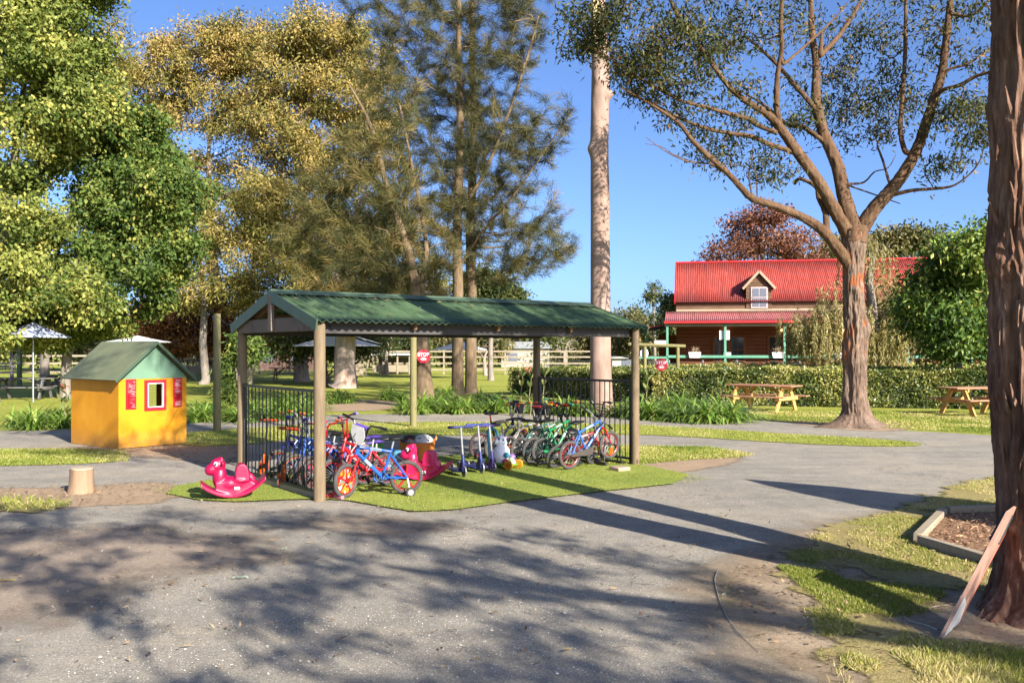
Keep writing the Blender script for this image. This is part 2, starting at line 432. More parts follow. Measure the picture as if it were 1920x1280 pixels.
def mat_lawn(name, cut, amp=.12, sc=4.0, cover=0.0, dry=.45, straw=False):
    n = Nodes(name); v = n.coord()
    a = n.ramp(n.noise(v, .45, 5, .6), [(.3, (.17, .22, .035)), (.52, (.29, .31, .055)), (.75, (.42, .37, .11))])
    b = n.ramp(n.noise(v, 9, 6, .7), [(.25, (.12, .16, .03)), (.5, (.28, .3, .055)), (.78, (.48, .42, .15))])
    if straw: a = n.ramp(n.noise(v, 3, 5, .6), [(.3, (.2, .18, .06)), (.5, (.33, .26, .12)), (.75, (.46, .36, .21))]); b = n.ramp(n.noise(v, 30, 5, .7), [(.3, (.16, .16, .045)), (.6, (.4, .32, .16)), (.8, (.54, .44, .28))])
    base = n.mix(dry, a, b); sv = n.coord((60, 60, 60))
    base = n.mix(1, base, n.ramp(n.noise(sv, 1.6, 4, .7), [(.25, (.45, .5, .4)), (.7, (1.4, 1.35, 1.2))]), 'MULTIPLY')
    n.set(base, .9, 0, .12); n.bump(n.noise(sv, 1.2, 4, .7), .9, .03)
    if cut: feather(n, amp, sc, .05, cover)
    return n.m
def mat_turf():
    n = Nodes('artificial_turf'); v = n.coord()
    a = n.ramp(n.noise(v, .9, 4, .6), [(.3, (.17, .22, .04)), (.7, (.28, .31, .06))])
    base = n.mix(1, a, n.ramp(n.noise(v, 150, 3, .7), [(.25, (.45, .5, .45)), (.72, (1.45, 1.4, 1.3))]), 'MULTIPLY')
    base = n.mix(n.math('MULTIPLY', n.math('GREATER_THAN', n.noise(v, 5, 5, .7), .66), .35), base, (.24, .19, .09))
    n.set(base, .85, 0, .2); n.bump(n.noise(v, 110, 3, .7), .8, .012); feather(n, .035, 9, .012); return n.m

m_asphalt = mat_asphalt()
m_dirt = mat_dirt('bare_earth', (.2, .14, .09), (.36, .265, .175), (.5, .39, .27), .35, 2.2)
m_dust = mat_dirt('dusty_earth', (.2, .155, .115), (.31, .25, .19), (.42, .36, .29), .75, 1.5, -.06, .3)
m_mulchbed = mat_dirt('bark_mulch', (.14, .08, .045), (.29, .175, .105), (.44, .28, .17), .02, 8)
m_ground = mat_lawn('lawn_grass', False)
m_lawn = mat_lawn('lawn_grass_strip', True, .16, 3.2, 0)
m_lawnp = mat_lawn('lawn_grass_patchy', True, .6, 2.4, .02, .6, True)
m_turf = mat_turf()

# ------------------------------------------------------------------ ground, paths, lawns
g = bpy.data.meshes.new('ground'); s_ = 900
V = np.array([(-s_, -60, 0), (s_, -60, 0), (s_, s_, 0), (-s_, s_, 0)])
tag(mesh_np('ground', V, np.array([[0, 1, 2, 3]]), m_ground), kind='structure')
def px(*pts): return [G(*p) if p[1] > 700 else p for p in pts]
asph = px((-700, 806), (-200, 806), (130, 808), (360, 788), (600, 777), (900, 775), (1200, 779), (1400, 787), (1480, 791), (1600, 805), (1720, 808), (1900, 819), (2300, 850),
          (2300, 872), (1990, 876), (1900, 886), (1800, 910), (1740, 936), (1640, 965), (1560, 985), (1500, 1012), (1440, 1048), (1345, 1075), (1345, 1100), (1365, 1150), (1425, 1228), (1560, 1290), (1640, 1500), (1700, 2600), (-900, 2600), (-900, 1200))
sheet('asphalt_path', [asph], .004, m_asphalt, .16, .35, smooth=1)
dirt_polys = [px((-300, 915), (60, 916), (160, 914), (300, 902), (345, 915), (330, 938), (280, 944), (120, 952), (-80, 962), (-300, 980)),
              px((236, 836), (345, 828), (440, 822), (450, 872), (380, 868), (300, 858), (240, 856), (130, 851), (80, 840)),
              px((560, 755), (640, 748), (755, 752), (752, 768), (600, 773), (520, 770)),
              px((1195, 864), (1310, 858), (1400, 853), (1370, 872), (1290, 884), (1195, 892)),
              px((1480, 790), (1560, 783), (1660, 786), (1710, 797), (1700, 809), (1600, 808), (1500, 797)),
              px((1660, 778), (1760, 775), (2000, 782), (2000, 790), (1780, 786))]
sheet('bare_earth', dirt_polys, .008, m_dirt, .16, .5)
m_verge = mat_dirt('verge_earth', (.21, .155, .1), (.36, .28, .19), (.5, .4, .28), .8, 1.7, -.05, .4)
sheet('under_earth', [px((1345, 1080), (1440, 1046), (1500, 1010), (1560, 984), (1640, 964), (1760, 968), (2100, 950), (2500, 1000), (2500, 1500), (1660, 1600), (1570, 1290), (1425, 1225), (1365, 1150))], .002, m_dirt, .3, .4)
sheet('verge_earth', [px((1310, 1078), (1425, 1042), (1490, 1006), (1560, 984), (1640, 964), (1760, 968), (2100, 950), (2500, 1000), (2500, 1500), (1660, 1600), (1540, 1290), (1390, 1228), (1325, 1150))], .0092, m_verge, .16, .9)
sheet('dusty_earth', [px((-400, 1000), (60, 995), (240, 985), (420, 1000), (520, 1020), (500, 1060), (300, 1080), (220, 1130), (60, 1160), (-400, 1250)),
                      px((560, 970), (700, 965), (820, 985), (800, 1005), (600, 1000))], .0105, m_dust, .2, .9)
lawn_polys = [px((335, 812), (470, 803), (620, 793), (900, 791), (1195, 796), (1480, 814), (1640, 823), (1745, 833), (1690, 839), (1500, 833), (1210, 814), (1000, 815), (880, 817), (620, 815), (450, 836), (330, 838)),
              px((1150, 836), (1330, 839), (1415, 853), (1370, 859), (1290, 862), (1190, 872), (1060, 876), (1040, 850)),
              px((-300, 846), (100, 842), (236, 846), (236, 866), (120, 872), (-100, 876), (-300, 880))]
sheet('lawn', lawn_polys, .0145, m_lawn, .16, .25)
sheet('lawn_verge', [px((1925, 884), (1990, 878), (2300, 876), (2300, 930), (2000, 956), (1770, 961), (1700, 954), (1740, 938), (1800, 910)),
                     px((1700, 958), (1780, 964), (1760, 990), (1715, 1020), (1900, 1078), (2000, 1090), (1880, 1110), (1720, 1100), (1480, 1050), (1560, 988)),
                     px((1455, 1062), (1560, 1075), (1640, 1092), (1760, 1112), (1760, 1150), (1690, 1150), (1620, 1160), (1560, 1140), (1490, 1105)),
                     px((1540, 1140), (1620, 1165), (1740, 1205), (1900, 1225), (2300, 1240), (2300, 1500), (1690, 1500), (1590, 1290)),
                     px((-60, 936), (60, 936), (140, 946), (90, 958), (-60, 962))], .0185, m_lawnp, .12, .5)
turf_poly = px((285, 922), (400, 945), (560, 938), (640, 938), (702, 949), (800, 966), (1000, 937), (1338, 901), (1180, 868), (1000, 858), (860, 852), (600, 880), (440, 893))
sheet('artificial_turf', [turf_poly], .0225, m_turf, .1, .1, smooth=1)

# ------------------------------------------------------------------ grass blades and litter (nobody could count them)
def scatter(polys, n, off=0.0, patch=None):
    out = []
    polys = [np.array(p) for p in polys]
    for p in polys:
        lo, hi = p.min(0), p.max(0); hi = np.minimum(hi, lo+60)
        A = np.prod(hi-lo); k = 0
        q = rng.random((n, 2))*(hi-lo)+lo; q = q[sdf(q, p)+rng.normal(0, .06, n) > off]
        if patch: q = q[vnoise(np.c_[q*patch[0], np.zeros(len(q))], patch[2]) > patch[1]]
        out.append(q)
    return np.concatenate(out)
m_blade = leafmat('grass_blade', [(0, (.06, .1, .015)), (.45, (.19, .24, .035)), (.75, (.34, .32, .08)), (1, (.56, .46, .25))], .3, .6, .2)
def blades(Q2, hmin, hmax, w, z=.01, lean=.5, T0=.45):
    n = len(Q2); C = np.c_[Q2, np.full(n, z)]; D = unit(np.c_[rng.normal(0, lean, (n, 2)), np.ones(n)])
    N = unit(np.c_[rng.normal(0, 1, (n, 2)), np.zeros(n)]); Vv, Qq = leaf_quads(C, D, N, rng.uniform(hmin, hmax, n), np.full(n, w), .3)
    return Vv, Qq, np.repeat(np.clip(rng.normal(T0, .22, n)+(vnoise(C*1.3, 3)-.5)*.7, 0, 1), 4)
parts = []
near = [px((1925, 886), (1960, 880), (2050, 950), (1770, 961), (1700, 955), (1740, 938), (1800, 912)),
        px((1700, 962), (1770, 966), (1712, 1020), (1880, 1075), (1880, 1110), (1720, 1100), (1480, 1052), (1560, 990)),
        px((1455, 1064), (1560, 1078), (1640, 1095), (1770, 1115), (1755, 1135), (1690, 1150), (1620, 1160), (1560, 1140)),
        px((1540, 1145), (1620, 1170), (1740, 1210), (1960, 1232), (1960, 1330), (1640, 1330), (1590, 1285))]
parts.append(blades(scatter(near, 70000, 0, (2.6, .44, 4)), .012, .045, .006, lean=1.0, T0=.74))
parts.append(blades(scatter([px((1590, 1230), (1740, 1225), (1960, 1245), (1960, 1400), (1650, 1400))], 24000, 0, (2.0, .3, 4)), .025, .075, .0055, lean=.9, T0=.66))
parts.append(blades(scatter(lawn_polys, 26000), .02, .05, .012, lean=.6, T0=.55))
parts.append(blades(scatter([px((-60, 936), (60, 936), (140, 946), (90, 958), (-60, 962))], 900), .03, .12, .012, lean=.8, T0=.4))
back = [px((1195, 772), (1380, 768), (1880, 775), (2000, 818), (1900, 816), (1720, 806), (1590, 800), (1480, 789), (1400, 785), (1200, 777))]
parts.append(blades(scatter(back, 60000), .025, .06, .016, lean=.6, T0=.55))
parts.append(blades(scatter([turf_poly], 52000), .006, .017, .007, z=.022, lean=.5, T0=.34))
o = 0; VV = []; QQ = []; TT = []
for a, b, c in parts: VV.append(a); QQ.append(b+o); TT.append(c); o += len(a)
tag(mesh_np('grass', np.concatenate(VV), np.concatenate(QQ), m_blade, attrs={'tint': np.concatenate(TT)}), 'short grass blades growing over the lawns and verges', None, None, 'stuff')

m_litter = leafmat('dead_leaf', [(0, (.09, .05, .025)), (.5, (.25, .16, .085)), (1, (.42, .3, .17))], .1, .7, .2)
reg = [px((0, 960), (1300, 905), (1500, 1000), (1360, 1270), (0, 1270)), px((1350, 1085), (1640, 970), (1880, 970), (1900, 1270), (1500, 1270)), turf_poly, px((240, 836), (440, 825), (450, 870), (240, 856)), px((0, 915), (300, 903), (330, 938), (0, 960))]
C2 = np.concatenate([scatter([r], k) for r, k in zip(reg, (1500, 2600, 600, 1100, 900))]); n_ = len(C2)
Vv, Qq = leaf_quads(np.c_[C2, np.full(n_, .026)], unit(np.c_[rng.normal(0, 1, (n_, 2)), rng.normal(.05, .12, n_)]), unit(rng.normal(0, .3, (n_, 3))+[0, 0, 1]), rng.uniform(.02, .075, n_), rng.uniform(.004, .022, n_))
tag(mesh_np('leaf_litter', Vv, Qq, m_litter, attrs={'tint': np.repeat(rng.random(n_), 4)}), 'dry fallen leaves and twigs scattered over the ground', None, None, 'stuff')
# loose stones on the asphalt: low bipyramids
q2 = np.concatenate([scatter([px((0, 985), (900, 985), (1330, 1080), (1420, 1240), (1500, 1275), (0, 1275))], 9500, 0, (1.1, .3, 8)), scatter([px((0, 870), (400, 868), (300, 900), (0, 912))], 300), scatter([px((850, 960), (1330, 905), (1800, 890), (1480, 1020), (1340, 1075))], 900)]); n_ = len(q2)
sz = rng.uniform(.0022, .007, n_)*(1+(rng.random(n_) > .97)*.8); base = np.array([(1, 0, .2), (.3, .9, .25), (-.8, .5, .2), (-.7, -.6, .25), (.4, -.9, .2), (0, 0, .9)])
VV = np.c_[q2, np.full(n_, .006)][:, None]+base[None]*sz[:, None, None]*rng.uniform(.7, 1.3, (n_, 6, 1))
tri = np.array([(0, 1, 5), (1, 2, 5), (2, 3, 5), (3, 4, 5), (4, 0, 5)]); QQ = (np.arange(n_)[:, None, None]*6+tri[None]).reshape(-1, 3)
m_stone = leafmat('loose_stone', [(0, (.12, .11, .1)), (.5, (.36, .33, .29)), (1, (.62, .58, .52))], 0, .9, .2)
tag(mesh_np('gravel', VV, QQ, m_stone, attrs={'tint': np.repeat(rng.random(n_), 6)}), 'loose pale stones scattered on the worn asphalt', None, None, 'stuff')
# ------------------------------------------------------------------ shared materials
def mat_wood(name, a, b, scale=(3, 3, 30), rough=.8, axis='Z', bump=.4):
    sc = {'Z': (18, 18, 1.6), 'X': (1.6, 18, 18), 'Y': (18, 1.6, 18)}[axis]
    a, b = [x*.6 for x in a], [x*.66 for x in b]
    n = Nodes(name); v = n.coord(sc); f = n.noise(v, 1.6, 6, .7); w = n.coord(); k = n.noise(w, 1.4, 4)
    c = n.mix(.4, n.ramp(f, [(.28, a), (.7, b)]), n.ramp(k, [(.3, a), (.7, b)]))
    vk = n.n('TexVoronoi'); vk.inputs['Scale'].default_value = 1; n.l(n.coord((5.5, 5.5, 2.6)), vk.inputs[0]); kd = n.n('MapRange'); kd.inputs[1].default_value = .05; kd.inputs[2].default_value = .16; kd.inputs[3].default_value = .75; kd.inputs[4].default_value = 0; n.l(vk.outputs['Distance'], kd.inputs[0]); c = n.mix(kd.outputs[0], c, [x*.3 for x in a])
    n.set(c, rough, 0, .25); n.bump(f, bump, .004); return n.m
m_log = mat_wood('weathered_log', (.15, .105, .062), (.35, .26, .155))
m_logG = mat_wood('treated_log', (.17, .15, .06), (.36, .315, .14))
m_grey = mat_wood('grey_timber', (.14, .105, .085), (.3, .235, .185), axis='X')
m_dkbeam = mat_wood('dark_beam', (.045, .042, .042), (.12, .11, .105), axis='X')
m_ceil = mat_wood('ceiling_timber', (.18, .1, .05), (.33, .19, .1), axis='X')
m_sleeper = mat_wood('grey_sleeper', (.3, .235, .155), (.56, .46, .32), axis='X')
def mat_roof(name, col, wid, rough, streak):
    n = Nodes(name); v = n.coord(); sx = n.n('SeparateXYZ'); n.l(v, sx.inputs[0]); sh_ = n.math('FLOOR', n.math('MULTIPLY', sx.outputs[0], 1/wid)); wn_ = n.n('TexWhiteNoise', noise_dimensions='1D'); n.l(sh_, wn_.inputs['W'])
    base = n.ramp(wn_.outputs['Value'], [(0, [x*.86 for x in col]), (1, [min(1, x*1.12) for x in col])])
    st = n.noise(n.coord((9, .8, .8)), 1.2, 6, .7); base = n.mix(streak, base, n.ramp(st, [(.32, [x*.45 for x in col]), (.5, col), (.72, [min(1, x*1.25+.06) for x in col])]))
    fr = n.math('FRACT', n.math('MULTIPLY', sx.outputs[0], 1/wid)); base = n.mix(n.math('MULTIPLY', n.math('LESS_THAN', fr, .02), .6), base, [x*.3 for x in col])
    n.set(base, rough, 0, .22); return n.m
m_green_roof = mat_roof('green_roof_steel', (.066, .112, .05), .76, .6, .6)
m_green_trim = M('green_trim', (.045, .075, .042), .5, 0, .1)
m_black = M('black_paint', (.012, .012, .013), .4, 0, .3, 8)
m_white = M('white_paint', (.8, .8, .78), .5, 0, .06)
m_steel = M('bright_steel', (.55, .55, .56), .25, .9, .1)
m_galv = M('grey_steel', (.3, .31, .32), .45, .7, .15)
m_rubber = M('tyre_rubber', (.05, .046, .042), .85, 0, .35, 14, .3, 90)
m_blackp = M('black_plastic', (.02, .02, .021), .5, 0, .25)
m_concrete = M('concrete', (.38, .35, .31), .9, 0, .15, 8, .3)

def corrugated(p0, along, down, L, D, pitch, amp, mats, name, parent, seg=6, thick=None, rows=2):
    """wavy roof sheet: waves run along 'along', sheets run 'down'"""
    al = Vector(along).normalized(); dn = Vector(down).normalized(); nr = al.cross(dn).normalized()
    if nr.z < 0: nr = -nr
    n = int(L/pitch*seg); i = np.arange(n+1); t = i*pitch/seg; h = amp*np.sin(2*np.pi*i/seg+.7)
    A = np.array(p0)[None]+np.outer(t, al)+np.outer(h, nr)
    R_ = [A+np.array(dn)[None]*D*k/rows for k in range(rows+1)]
    top = np.concatenate(R_); bot = top-np.array(nr)*.006; m = n+1; V = np.concatenate([top, bot]); off = len(top); Q = []
    for k in range(rows):
        a = np.arange(n)+k*m
        Q.append(np.stack([a, a+1, a+1+m, a+m], 1)); Q.append(np.stack([a, a+m, a+1+m, a+1], 1)+off)
    for k in (0, rows):
        a = np.arange(n)+k*m; Q.append(np.stack([a, a+off, a+1+off, a+1], 1))
    a = np.arange(rows)*m; Q.append(np.stack([a, a+m, a+m+off, a+off], 1)); Q.append(np.stack([a+n, a+n+off, a+n+m+off, a+n+m], 1))
    return mesh_np(name, V, np.concatenate(Q), mats, parent, smooth=True)

# ------------------------------------------------------------------ bike shelter
SP1 = Vector((-2.233, 10.52, 0)); TH = .6657
SU = Vector((math.cos(TH), math.sin(TH), 0)); SV = Vector((-math.sin(TH), math.cos(TH), 0)); SL, SW = 5.215, 2.338
sh = thing('bike_shelter', 'open timber bike shelter with a green corrugated gable roof', 'shelter', SP1, (0, 0, TH))
def post(x, y, h, r0, r1): return MB().tube([(x, y, -.1), (x, y, h*.5), (x, y, h)], [r0, (r0+r1)/2, r1], 14)
for x, y, r_ in ((0, 0, .07), (SL, 0, .062), (0, SW, .064), (SL, SW, .062)):
    post(x, y, 2.06, r_*1.04, r_*.97).build('post', m_log, sh)
for y in (0, SW):
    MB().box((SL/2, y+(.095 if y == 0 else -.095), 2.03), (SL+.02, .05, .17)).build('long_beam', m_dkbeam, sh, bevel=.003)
RZ, EZ, OV, OG, OR = 2.475, 2.085, .13, .04, .13
sl = math.hypot(SW/2+OV, RZ-EZ)
corrugated((-OG-.05, SW/2, RZ), (1, 0, 0), (0, -(SW/2+OV), EZ-RZ), SL+OG+OR+.03, sl, .1, .014, m_green_roof, 'roof_sheet', sh, 8, rows=4)
corrugated((-OG-.05, SW/2, RZ), (1, 0, 0), (0, (SW/2+OV), EZ-RZ), SL+OG+OR+.03, sl, .1, .014, m_green_roof, 'roof_sheet', sh, 8, rows=4)
an = math.atan2(RZ-EZ, SW/2+OV)
mb = MB(); dn_ = Vector((0, -math.cos(an), -math.sin(an))); nn_ = Vector((0, -math.sin(an), math.cos(an)))
for q in (.12, .5, .88):
    for k in range(26): mb.tube([Vector((-.02+.2*k, SW/2, RZ))+dn_*(sl*q)+nn_*.008, Vector((-.02+.2*k, SW/2, RZ))+dn_*(sl*q)+nn_*.022], .009, 6)
mb.build('rivet', m_green_trim, sh)['kind'] = 'stuff'
mb = MB()
for s in (-1, 1):
    d = Vector((0, s*math.cos(an), -math.sin(an))); q = Vector((SL/2, SW/2, RZ+.026))
    mb.bar(q+Vector((-SL/2-OG-.05, 0, 0))+d*.085, q+Vector((SL/2+OR+.02, 0, 0))+d*.085, .17, .006, up=(0, s*math.sin(an), math.cos(an)))
mb.tube([(-OG-.06, SW/2, RZ+.024), (SL+OR+.02, SW/2, RZ+.024)], .02, 10).build('ridge_cap', m_green_trim, sh)
for xg in (-OG-.062, SL+OR+.0):
    for s in (-1, 1):
        d = Vector((0, s*math.cos(an), -math.sin(an))); nrm = Vector((0, s*math.sin(an), math.cos(an)))
        a = Vector((xg, SW/2, RZ))-nrm*.045; MB().bar(a, a+d*(sl+.02), .022, .135, up=nrm).build('barge_board', m_green_trim, sh, bevel=.002)
for xg in (0.0, SL):
    e = -.045 if xg == 0 else .045
    MB().prism([(.03, 1.975), (SW-.03, 1.975), (SW-.03, 2.06), (SW-.22, 2.145), (.22, 2.145), (.03, 2.06)], (xg+e-.022, 0, 0), (0, 1, 0), (0, 0, 1), (.044, 0, 0)).build('tie_beam', m_grey, sh, bevel=.003)
    MB().box((xg+e-(.046 if xg == 0 else -.046), SW/2, 2.21), (.046, .1, .45)).build('king_post', m_grey, sh, bevel=.003)
    for s in (-1, 1):
        d = Vector((0, s*math.cos(an), -math.sin(an))); a = Vector((xg, SW/2, RZ-.075))
        MB().bar(a+d*.03, a+d*(sl-.12), .045, .09).build('rafter', m_ceil, sh)
for k in range(1, 4):
    for s in (-1, 1):
        d = Vector((0, s*math.cos(an), -math.sin(an))); a = Vector((SL*k/4, SW/2, RZ-.075)); MB().bar(a+d*.03, a+d*(sl-.12), .045, .09).build('rafter', m_ceil, sh)
mb = MB()
for s in (-1, 1):
    for t in (.1, .45, .8, 1.15):
        mb.bar((-OG+.02, SW/2+s*math.cos(an)*t, RZ-.03-math.sin(an)*t-.008), (SL+OR-.02, SW/2+s*math.cos(an)*t, RZ-.03-math.sin(an)*t-.008), .07, .03)
mb.build('batten', m_ceil, sh)
k = 90; ru, rt = rng.uniform(0, SL, k), rng.uniform(.05, sl, k)*rng.random(k)**.4; Cl = np.array([list(SP1+SU*u_+SV*(SW/2-math.cos(an)*t_)+Vector((0, 0, RZ-math.sin(an)*t_+.018))) for u_, t_ in zip(ru, rt)])
Vv, Qq = leaf_quads(Cl, unit(np.c_[rng.normal(0, 1, (k, 2)), rng.normal(0, .2, k)]), unit(rng.normal(0, .25, (k, 3))+[.2, -.35, 1]), rng.uniform(.03, .09, k), rng.uniform(.01, .025, k))
tag(mesh_np('roof_litter', Vv, Qq, m_litter, attrs={'tint': np.repeat(rng.random(k), 4)}), 'dry leaves fallen on the green shelter roof', None, None, 'stuff')
# railings between the end posts
for xg, nb, lab in ((0.0, 19, 'black steel railing between the left end posts of the bike shelter'), (SL, 20, 'black steel railing between the right end posts of the bike shelter')):
    t = thing('steel_railing', lab, 'railing', SP1+SU*xg, (0, 0, TH), 'railings of the bike shelter')
    MB().bar((0, .06, 1.27), (0, SW-.06, 1.27), .04, .035).build('top_rail', m_black, t, bevel=.002)
    MB().bar((0, .06, .1), (0, SW-.06, .1), .03, .03).build('bottom_rail', m_black, t, bevel=.002)
    for k in range(nb):
        y = .1+(SW-.2)*k/(nb-1); MB().tube([(0, y, .08), (0, y, 1.26)], .0085, 6).build('baluster', m_black, t)
    for y in (.085, SW-.085): MB().box((.0, y, .65), (.045, .045, 1.3)).build('end_stile', m_black, t)
t = thing('sleeper', 'long grey timber sleeper on the turf under the left railing', 'timber', SP1+SU*.03, (0, 0, TH))
MB().box((0, SW/2+.02, .05), (.09, SW-.15, .07)).build('beam', m_sleeper, t, bevel=.006)
t = thing('timber_block', 'short offcut of grey timber at the foot of the front left post', 'timber', SP1+SU*.2+SV*.06, (0, 0, TH+.1))
MB().box((0, 0, .06), (.2, .1, .08)).build('block', m_sleeper, t, bevel=.006)

# ------------------------------------------------------------------ playhouse
PH0 = Vector((-6.9, 15.9, 0)); pa = math.atan2(.785, .62)
m_yel = M('yellow_plywood', (.62, .27, .006), .6, 0, .12, 1.6, .12, 30)
ny = Nodes('yellow_plywood'); vy = ny.coord(); by = ny.ramp(ny.noise(vy, 1.3, 5, .6), [(.3, (.46, .185, .004)), (.55, (.55, .228, .004)), (.75, (.6, .28, .015))]); sx_ = ny.n('SeparateXYZ'); ny.l(vy, sx_.inputs[0])
splash = ny.math('MULTIPLY', ny.math('SUBTRACT', .34, sx_.outputs[2]), 2.0); dm = ny.math('MULTIPLY', ny.math('MAXIMUM', splash, 0.0), ny.math('GREATER_THAN', ny.noise(vy, 14, 6, .75), .47)); by = ny.mix(dm, by, (.25, .15, .06))
by = ny.mix(ny.math('MULTIPLY', ny.math('GREATER_THAN', ny.noise(ny.coord((9, 9, 3)), 1.6, 6, .8), .68), .5), by, (.34, .17, .03)); vd = ny.n('TexVoronoi'); vd.inputs['Scale'].default_value = 3.4; ny.l(vy, vd.inputs[0]); by = ny.mix(ny.math('LESS_THAN', vd.outputs['Distance'], .035), by, (.06, .03, .01))
ny.set(by, .6, 0, .3); ny.bump(ny.noise(ny.coord((3, 3, 30)), 2, 4), .15, .004); m_yel = ny.m
m_pgreen = M('faded_green_ply', (.115, .13, .068), .75, 0, .16, 2, .1, 20)
m_pgrn2 = M('green_gable_ply', (.1, .185, .115), .65, 0, .14, 2, .1, 20)
nr_ = Nodes('chipped_red_paint'); v_ = nr_.coord((5, 5, 60)); f_ = nr_.noise(v_, 1.5, 5, .65); k_ = nr_.noise(nr_.coord(), 5, 3)
nr_.set(nr_.mix(nr_.math('GREATER_THAN', nr_.math('ADD', nr_.math('MULTIPLY', f_, .62), nr_.math('MULTIPLY', k_, .38)), .56), (.42, .008, .018), (.55, .33, .33)), .55); m_chip = nr_.m
m_red = M('red_paint', (.42, .008, .018), .45, 0, .2, 8)
m_dirtyred = m_red
ph = thing('playhouse', 'yellow plywood cubby house with green roof and red shutters', 'playhouse', PH0, (0, 0, pa))
W_, D_, HW, RG = 1.32, 1.72, 1.235, 1.9       # front wall along local x, side wall along local y
w0, w1, z0, z1 = .53, .85, .71, 1.16
mb = MB()
for a, b, c_, d in ((0, w0, 0.02, HW), (w1, W_, .02, HW), (w0, w1, .02, z0), (w0, w1, z1, HW)): mb.box(((a+b)/2, .011, (c_+d)/2), (b-a, .022, d-c_))
mb.build('front_wall', m_yel, ph)
MB().box((W_/2, D_-.011, HW/2), (W_, .022, HW-.02)).build('back_wall', m_yel, ph)
MB().box((.011, D_/2, HW/2), (.022, D_-.046, HW-.02)).build('side_wall', m_yel, ph)
mb = MB()
for a, b, c_, d in ((.024, 1.0, .02, HW-.01), (1.56, D_-.024, .02, HW-.01), (1.0, 1.56, .02, .5), (1.0, 1.56, 1.16, HW-.01)): mb.box((W_-.011, (a+b)/2, (c_+d)/2), (.022, b-a, d-c_))
mb.build('side_wall', m_yel, ph)
for yy in (-.003, D_-.02):
    MB().prism([(-.02, HW+.002), (W_+.02, HW+.002), (W_/2, RG-.03)], (0, yy, 0), (1, 0, 0), (0, 0, 1), (0, .022, 0)).build('gable', m_pgrn2, ph)
ea = .12; e_z = HW-.02; sl2 = math.hypot(W_/2+ea, RG-e_z); an2 = math.atan2(RG-e_z, W_/2+ea)
for s in (-1, 1):
    d = Vector((s*math.cos(an2), 0, -math.sin(an2))); nrm = Vector((s*math.sin(an2), 0, math.cos(an2)))
    a = Vector((W_/2, D_/2, RG+.004))-nrm*0; q = a+d*(sl2/2)
    rot = Matrix(((d.x, 0, nrm.x), (d.y, 1, nrm.y), (d.z, 0, nrm.z)))
    MB().box(q, (sl2, D_+.24, .026), rot).build('roof_panel', m_pgreen, ph, bevel=.003)
mb = MB()
for s in (-1, 1):
    d = Vector((s*math.cos(an2), 0, -math.sin(an2))); nrm = Vector((s*math.sin(an2), 0, math.cos(an2))); a = Vector((W_/2, -.135, RG-.012)); mb.bar(a, a+d*(sl2+.005), .02, .045, up=nrm)
mb.build('roof_trim', m_green_trim, ph)
fr = MB(); fw = .06
for a, b in (((w0-.02, z0), (w0-.02, z1)), ((w1+.02, z0), (w1+.02, z1))): fr.bar((a[0], -.012, a[1]-.05), (b[0], -.012, b[1]+.05), .024, fw, up=(1, 0, 0))
for z in (z0-.02, z1+.02): fr.bar((w0+.01, -.0115, z), (w1-.01, -.0115, z), .023, fw, up=(0, 0, 1))
wf = fr.build('window_frame', m_red, ph)
mb = MB()
for x in (w0+.012, w1-.012): mb.box((x, -.006, (z0+z1)/2), (.012, .05, z1-z0-.02))
for z in (z0+.012, z1-.012): mb.box(((w0+w1)/2, -.006, z), (w1-w0-.036, .05, .012))
mb.build('inner_trim', m_white, wf)
for xa, xb in ((.13, .32), (1.05, 1.22)):
    mb = MB().box(((xa+xb)/2, -.009, .965), (xb-xa, .018, .53)).build('shutter', m_red, ph, bevel=.002)
    lv_ = MB()
    for k in range(15):
        z = .74+.45*k/14; lv_.box(((xa+xb)/2, -.024, z), (xb-xa-.05, .02, .022), Matrix.Rotation(R(35), 3, 'X'))
    lv_.build('louvre', m_chip, mb)

# ------------------------------------------------------------------ restaurant building
BA = -.192; B0 = Vector((8.79, 48.5, 0)); BL = 15.0
bd = thing('red_roofed_building', 'long timber building with red corrugated roof, dormer and green posted verandah', 'building', B0, (0, 0, BA))
# local: x along the front, -y towards the camera
def mat_boards(name, a, b, per, dirt):
    n = Nodes(name); v = n.coord(); sx = n.n('SeparateXYZ'); n.l(v, sx.inputs[0]); fr_ = n.math('FRACT', n.math('MULTIPLY', sx.outputs[2], 1/per))
    row = n.math('FLOOR', n.math('MULTIPLY', sx.outputs[2], 1/per)); cb = n.n('CombineXYZ'); n.l(n.math('MULTIPLY', sx.outputs[0], .6), cb.inputs[0]); n.l(n.math('MULTIPLY', row, 7.3), cb.inputs[2]); n.l(n.math('MULTIPLY', sx.outputs[1], .6), cb.inputs[1])
    f = n.noise(cb.outputs[0], 1.3, 6, .75); g2 = n.noise(n.coord((2, 2, 40)), 1.2, 5, .7)
    c = n.mix(.45, n.ramp(f, [(.3, a), (.7, b)]), n.ramp(g2, [(.3, dirt), (.7, b)]))
    c = n.mix(n.math('LESS_THAN', fr_, .1), c, [x*.25 for x in a]); n.set(c, .8, 0, .2); n.bump(fr_, .8, .02); return n.m
m_wallU = mat_boards('weathered_boards', (.06, .032, .018), (.2, .115, .066), .17, (.035, .02, .014))
m_wallL = mat_boards('brown_log_boards', (.1, .032, .013), (.19, .066, .026), .2, (.07, .024, .01))
m_redroof = mat_roof('red_roof_steel', (.28, .047, .034), .8, .6, .5)
m_redtrim = M('red_gutter', (.42, .018, .022), .4)
m_pink = mat_roof('faded_red_roof_steel', (.32, .1, .095), .8, .55, .4)
m_cream = mat_wood('cream_trim', (.4, .3, .2), (.55, .43, .3), axis='X')
m_vgreen = M('verandah_green', (.1, .27, .18), .5, 0, .12)
m_dark = M('dark_interior', (.012, .01, .009), .9)
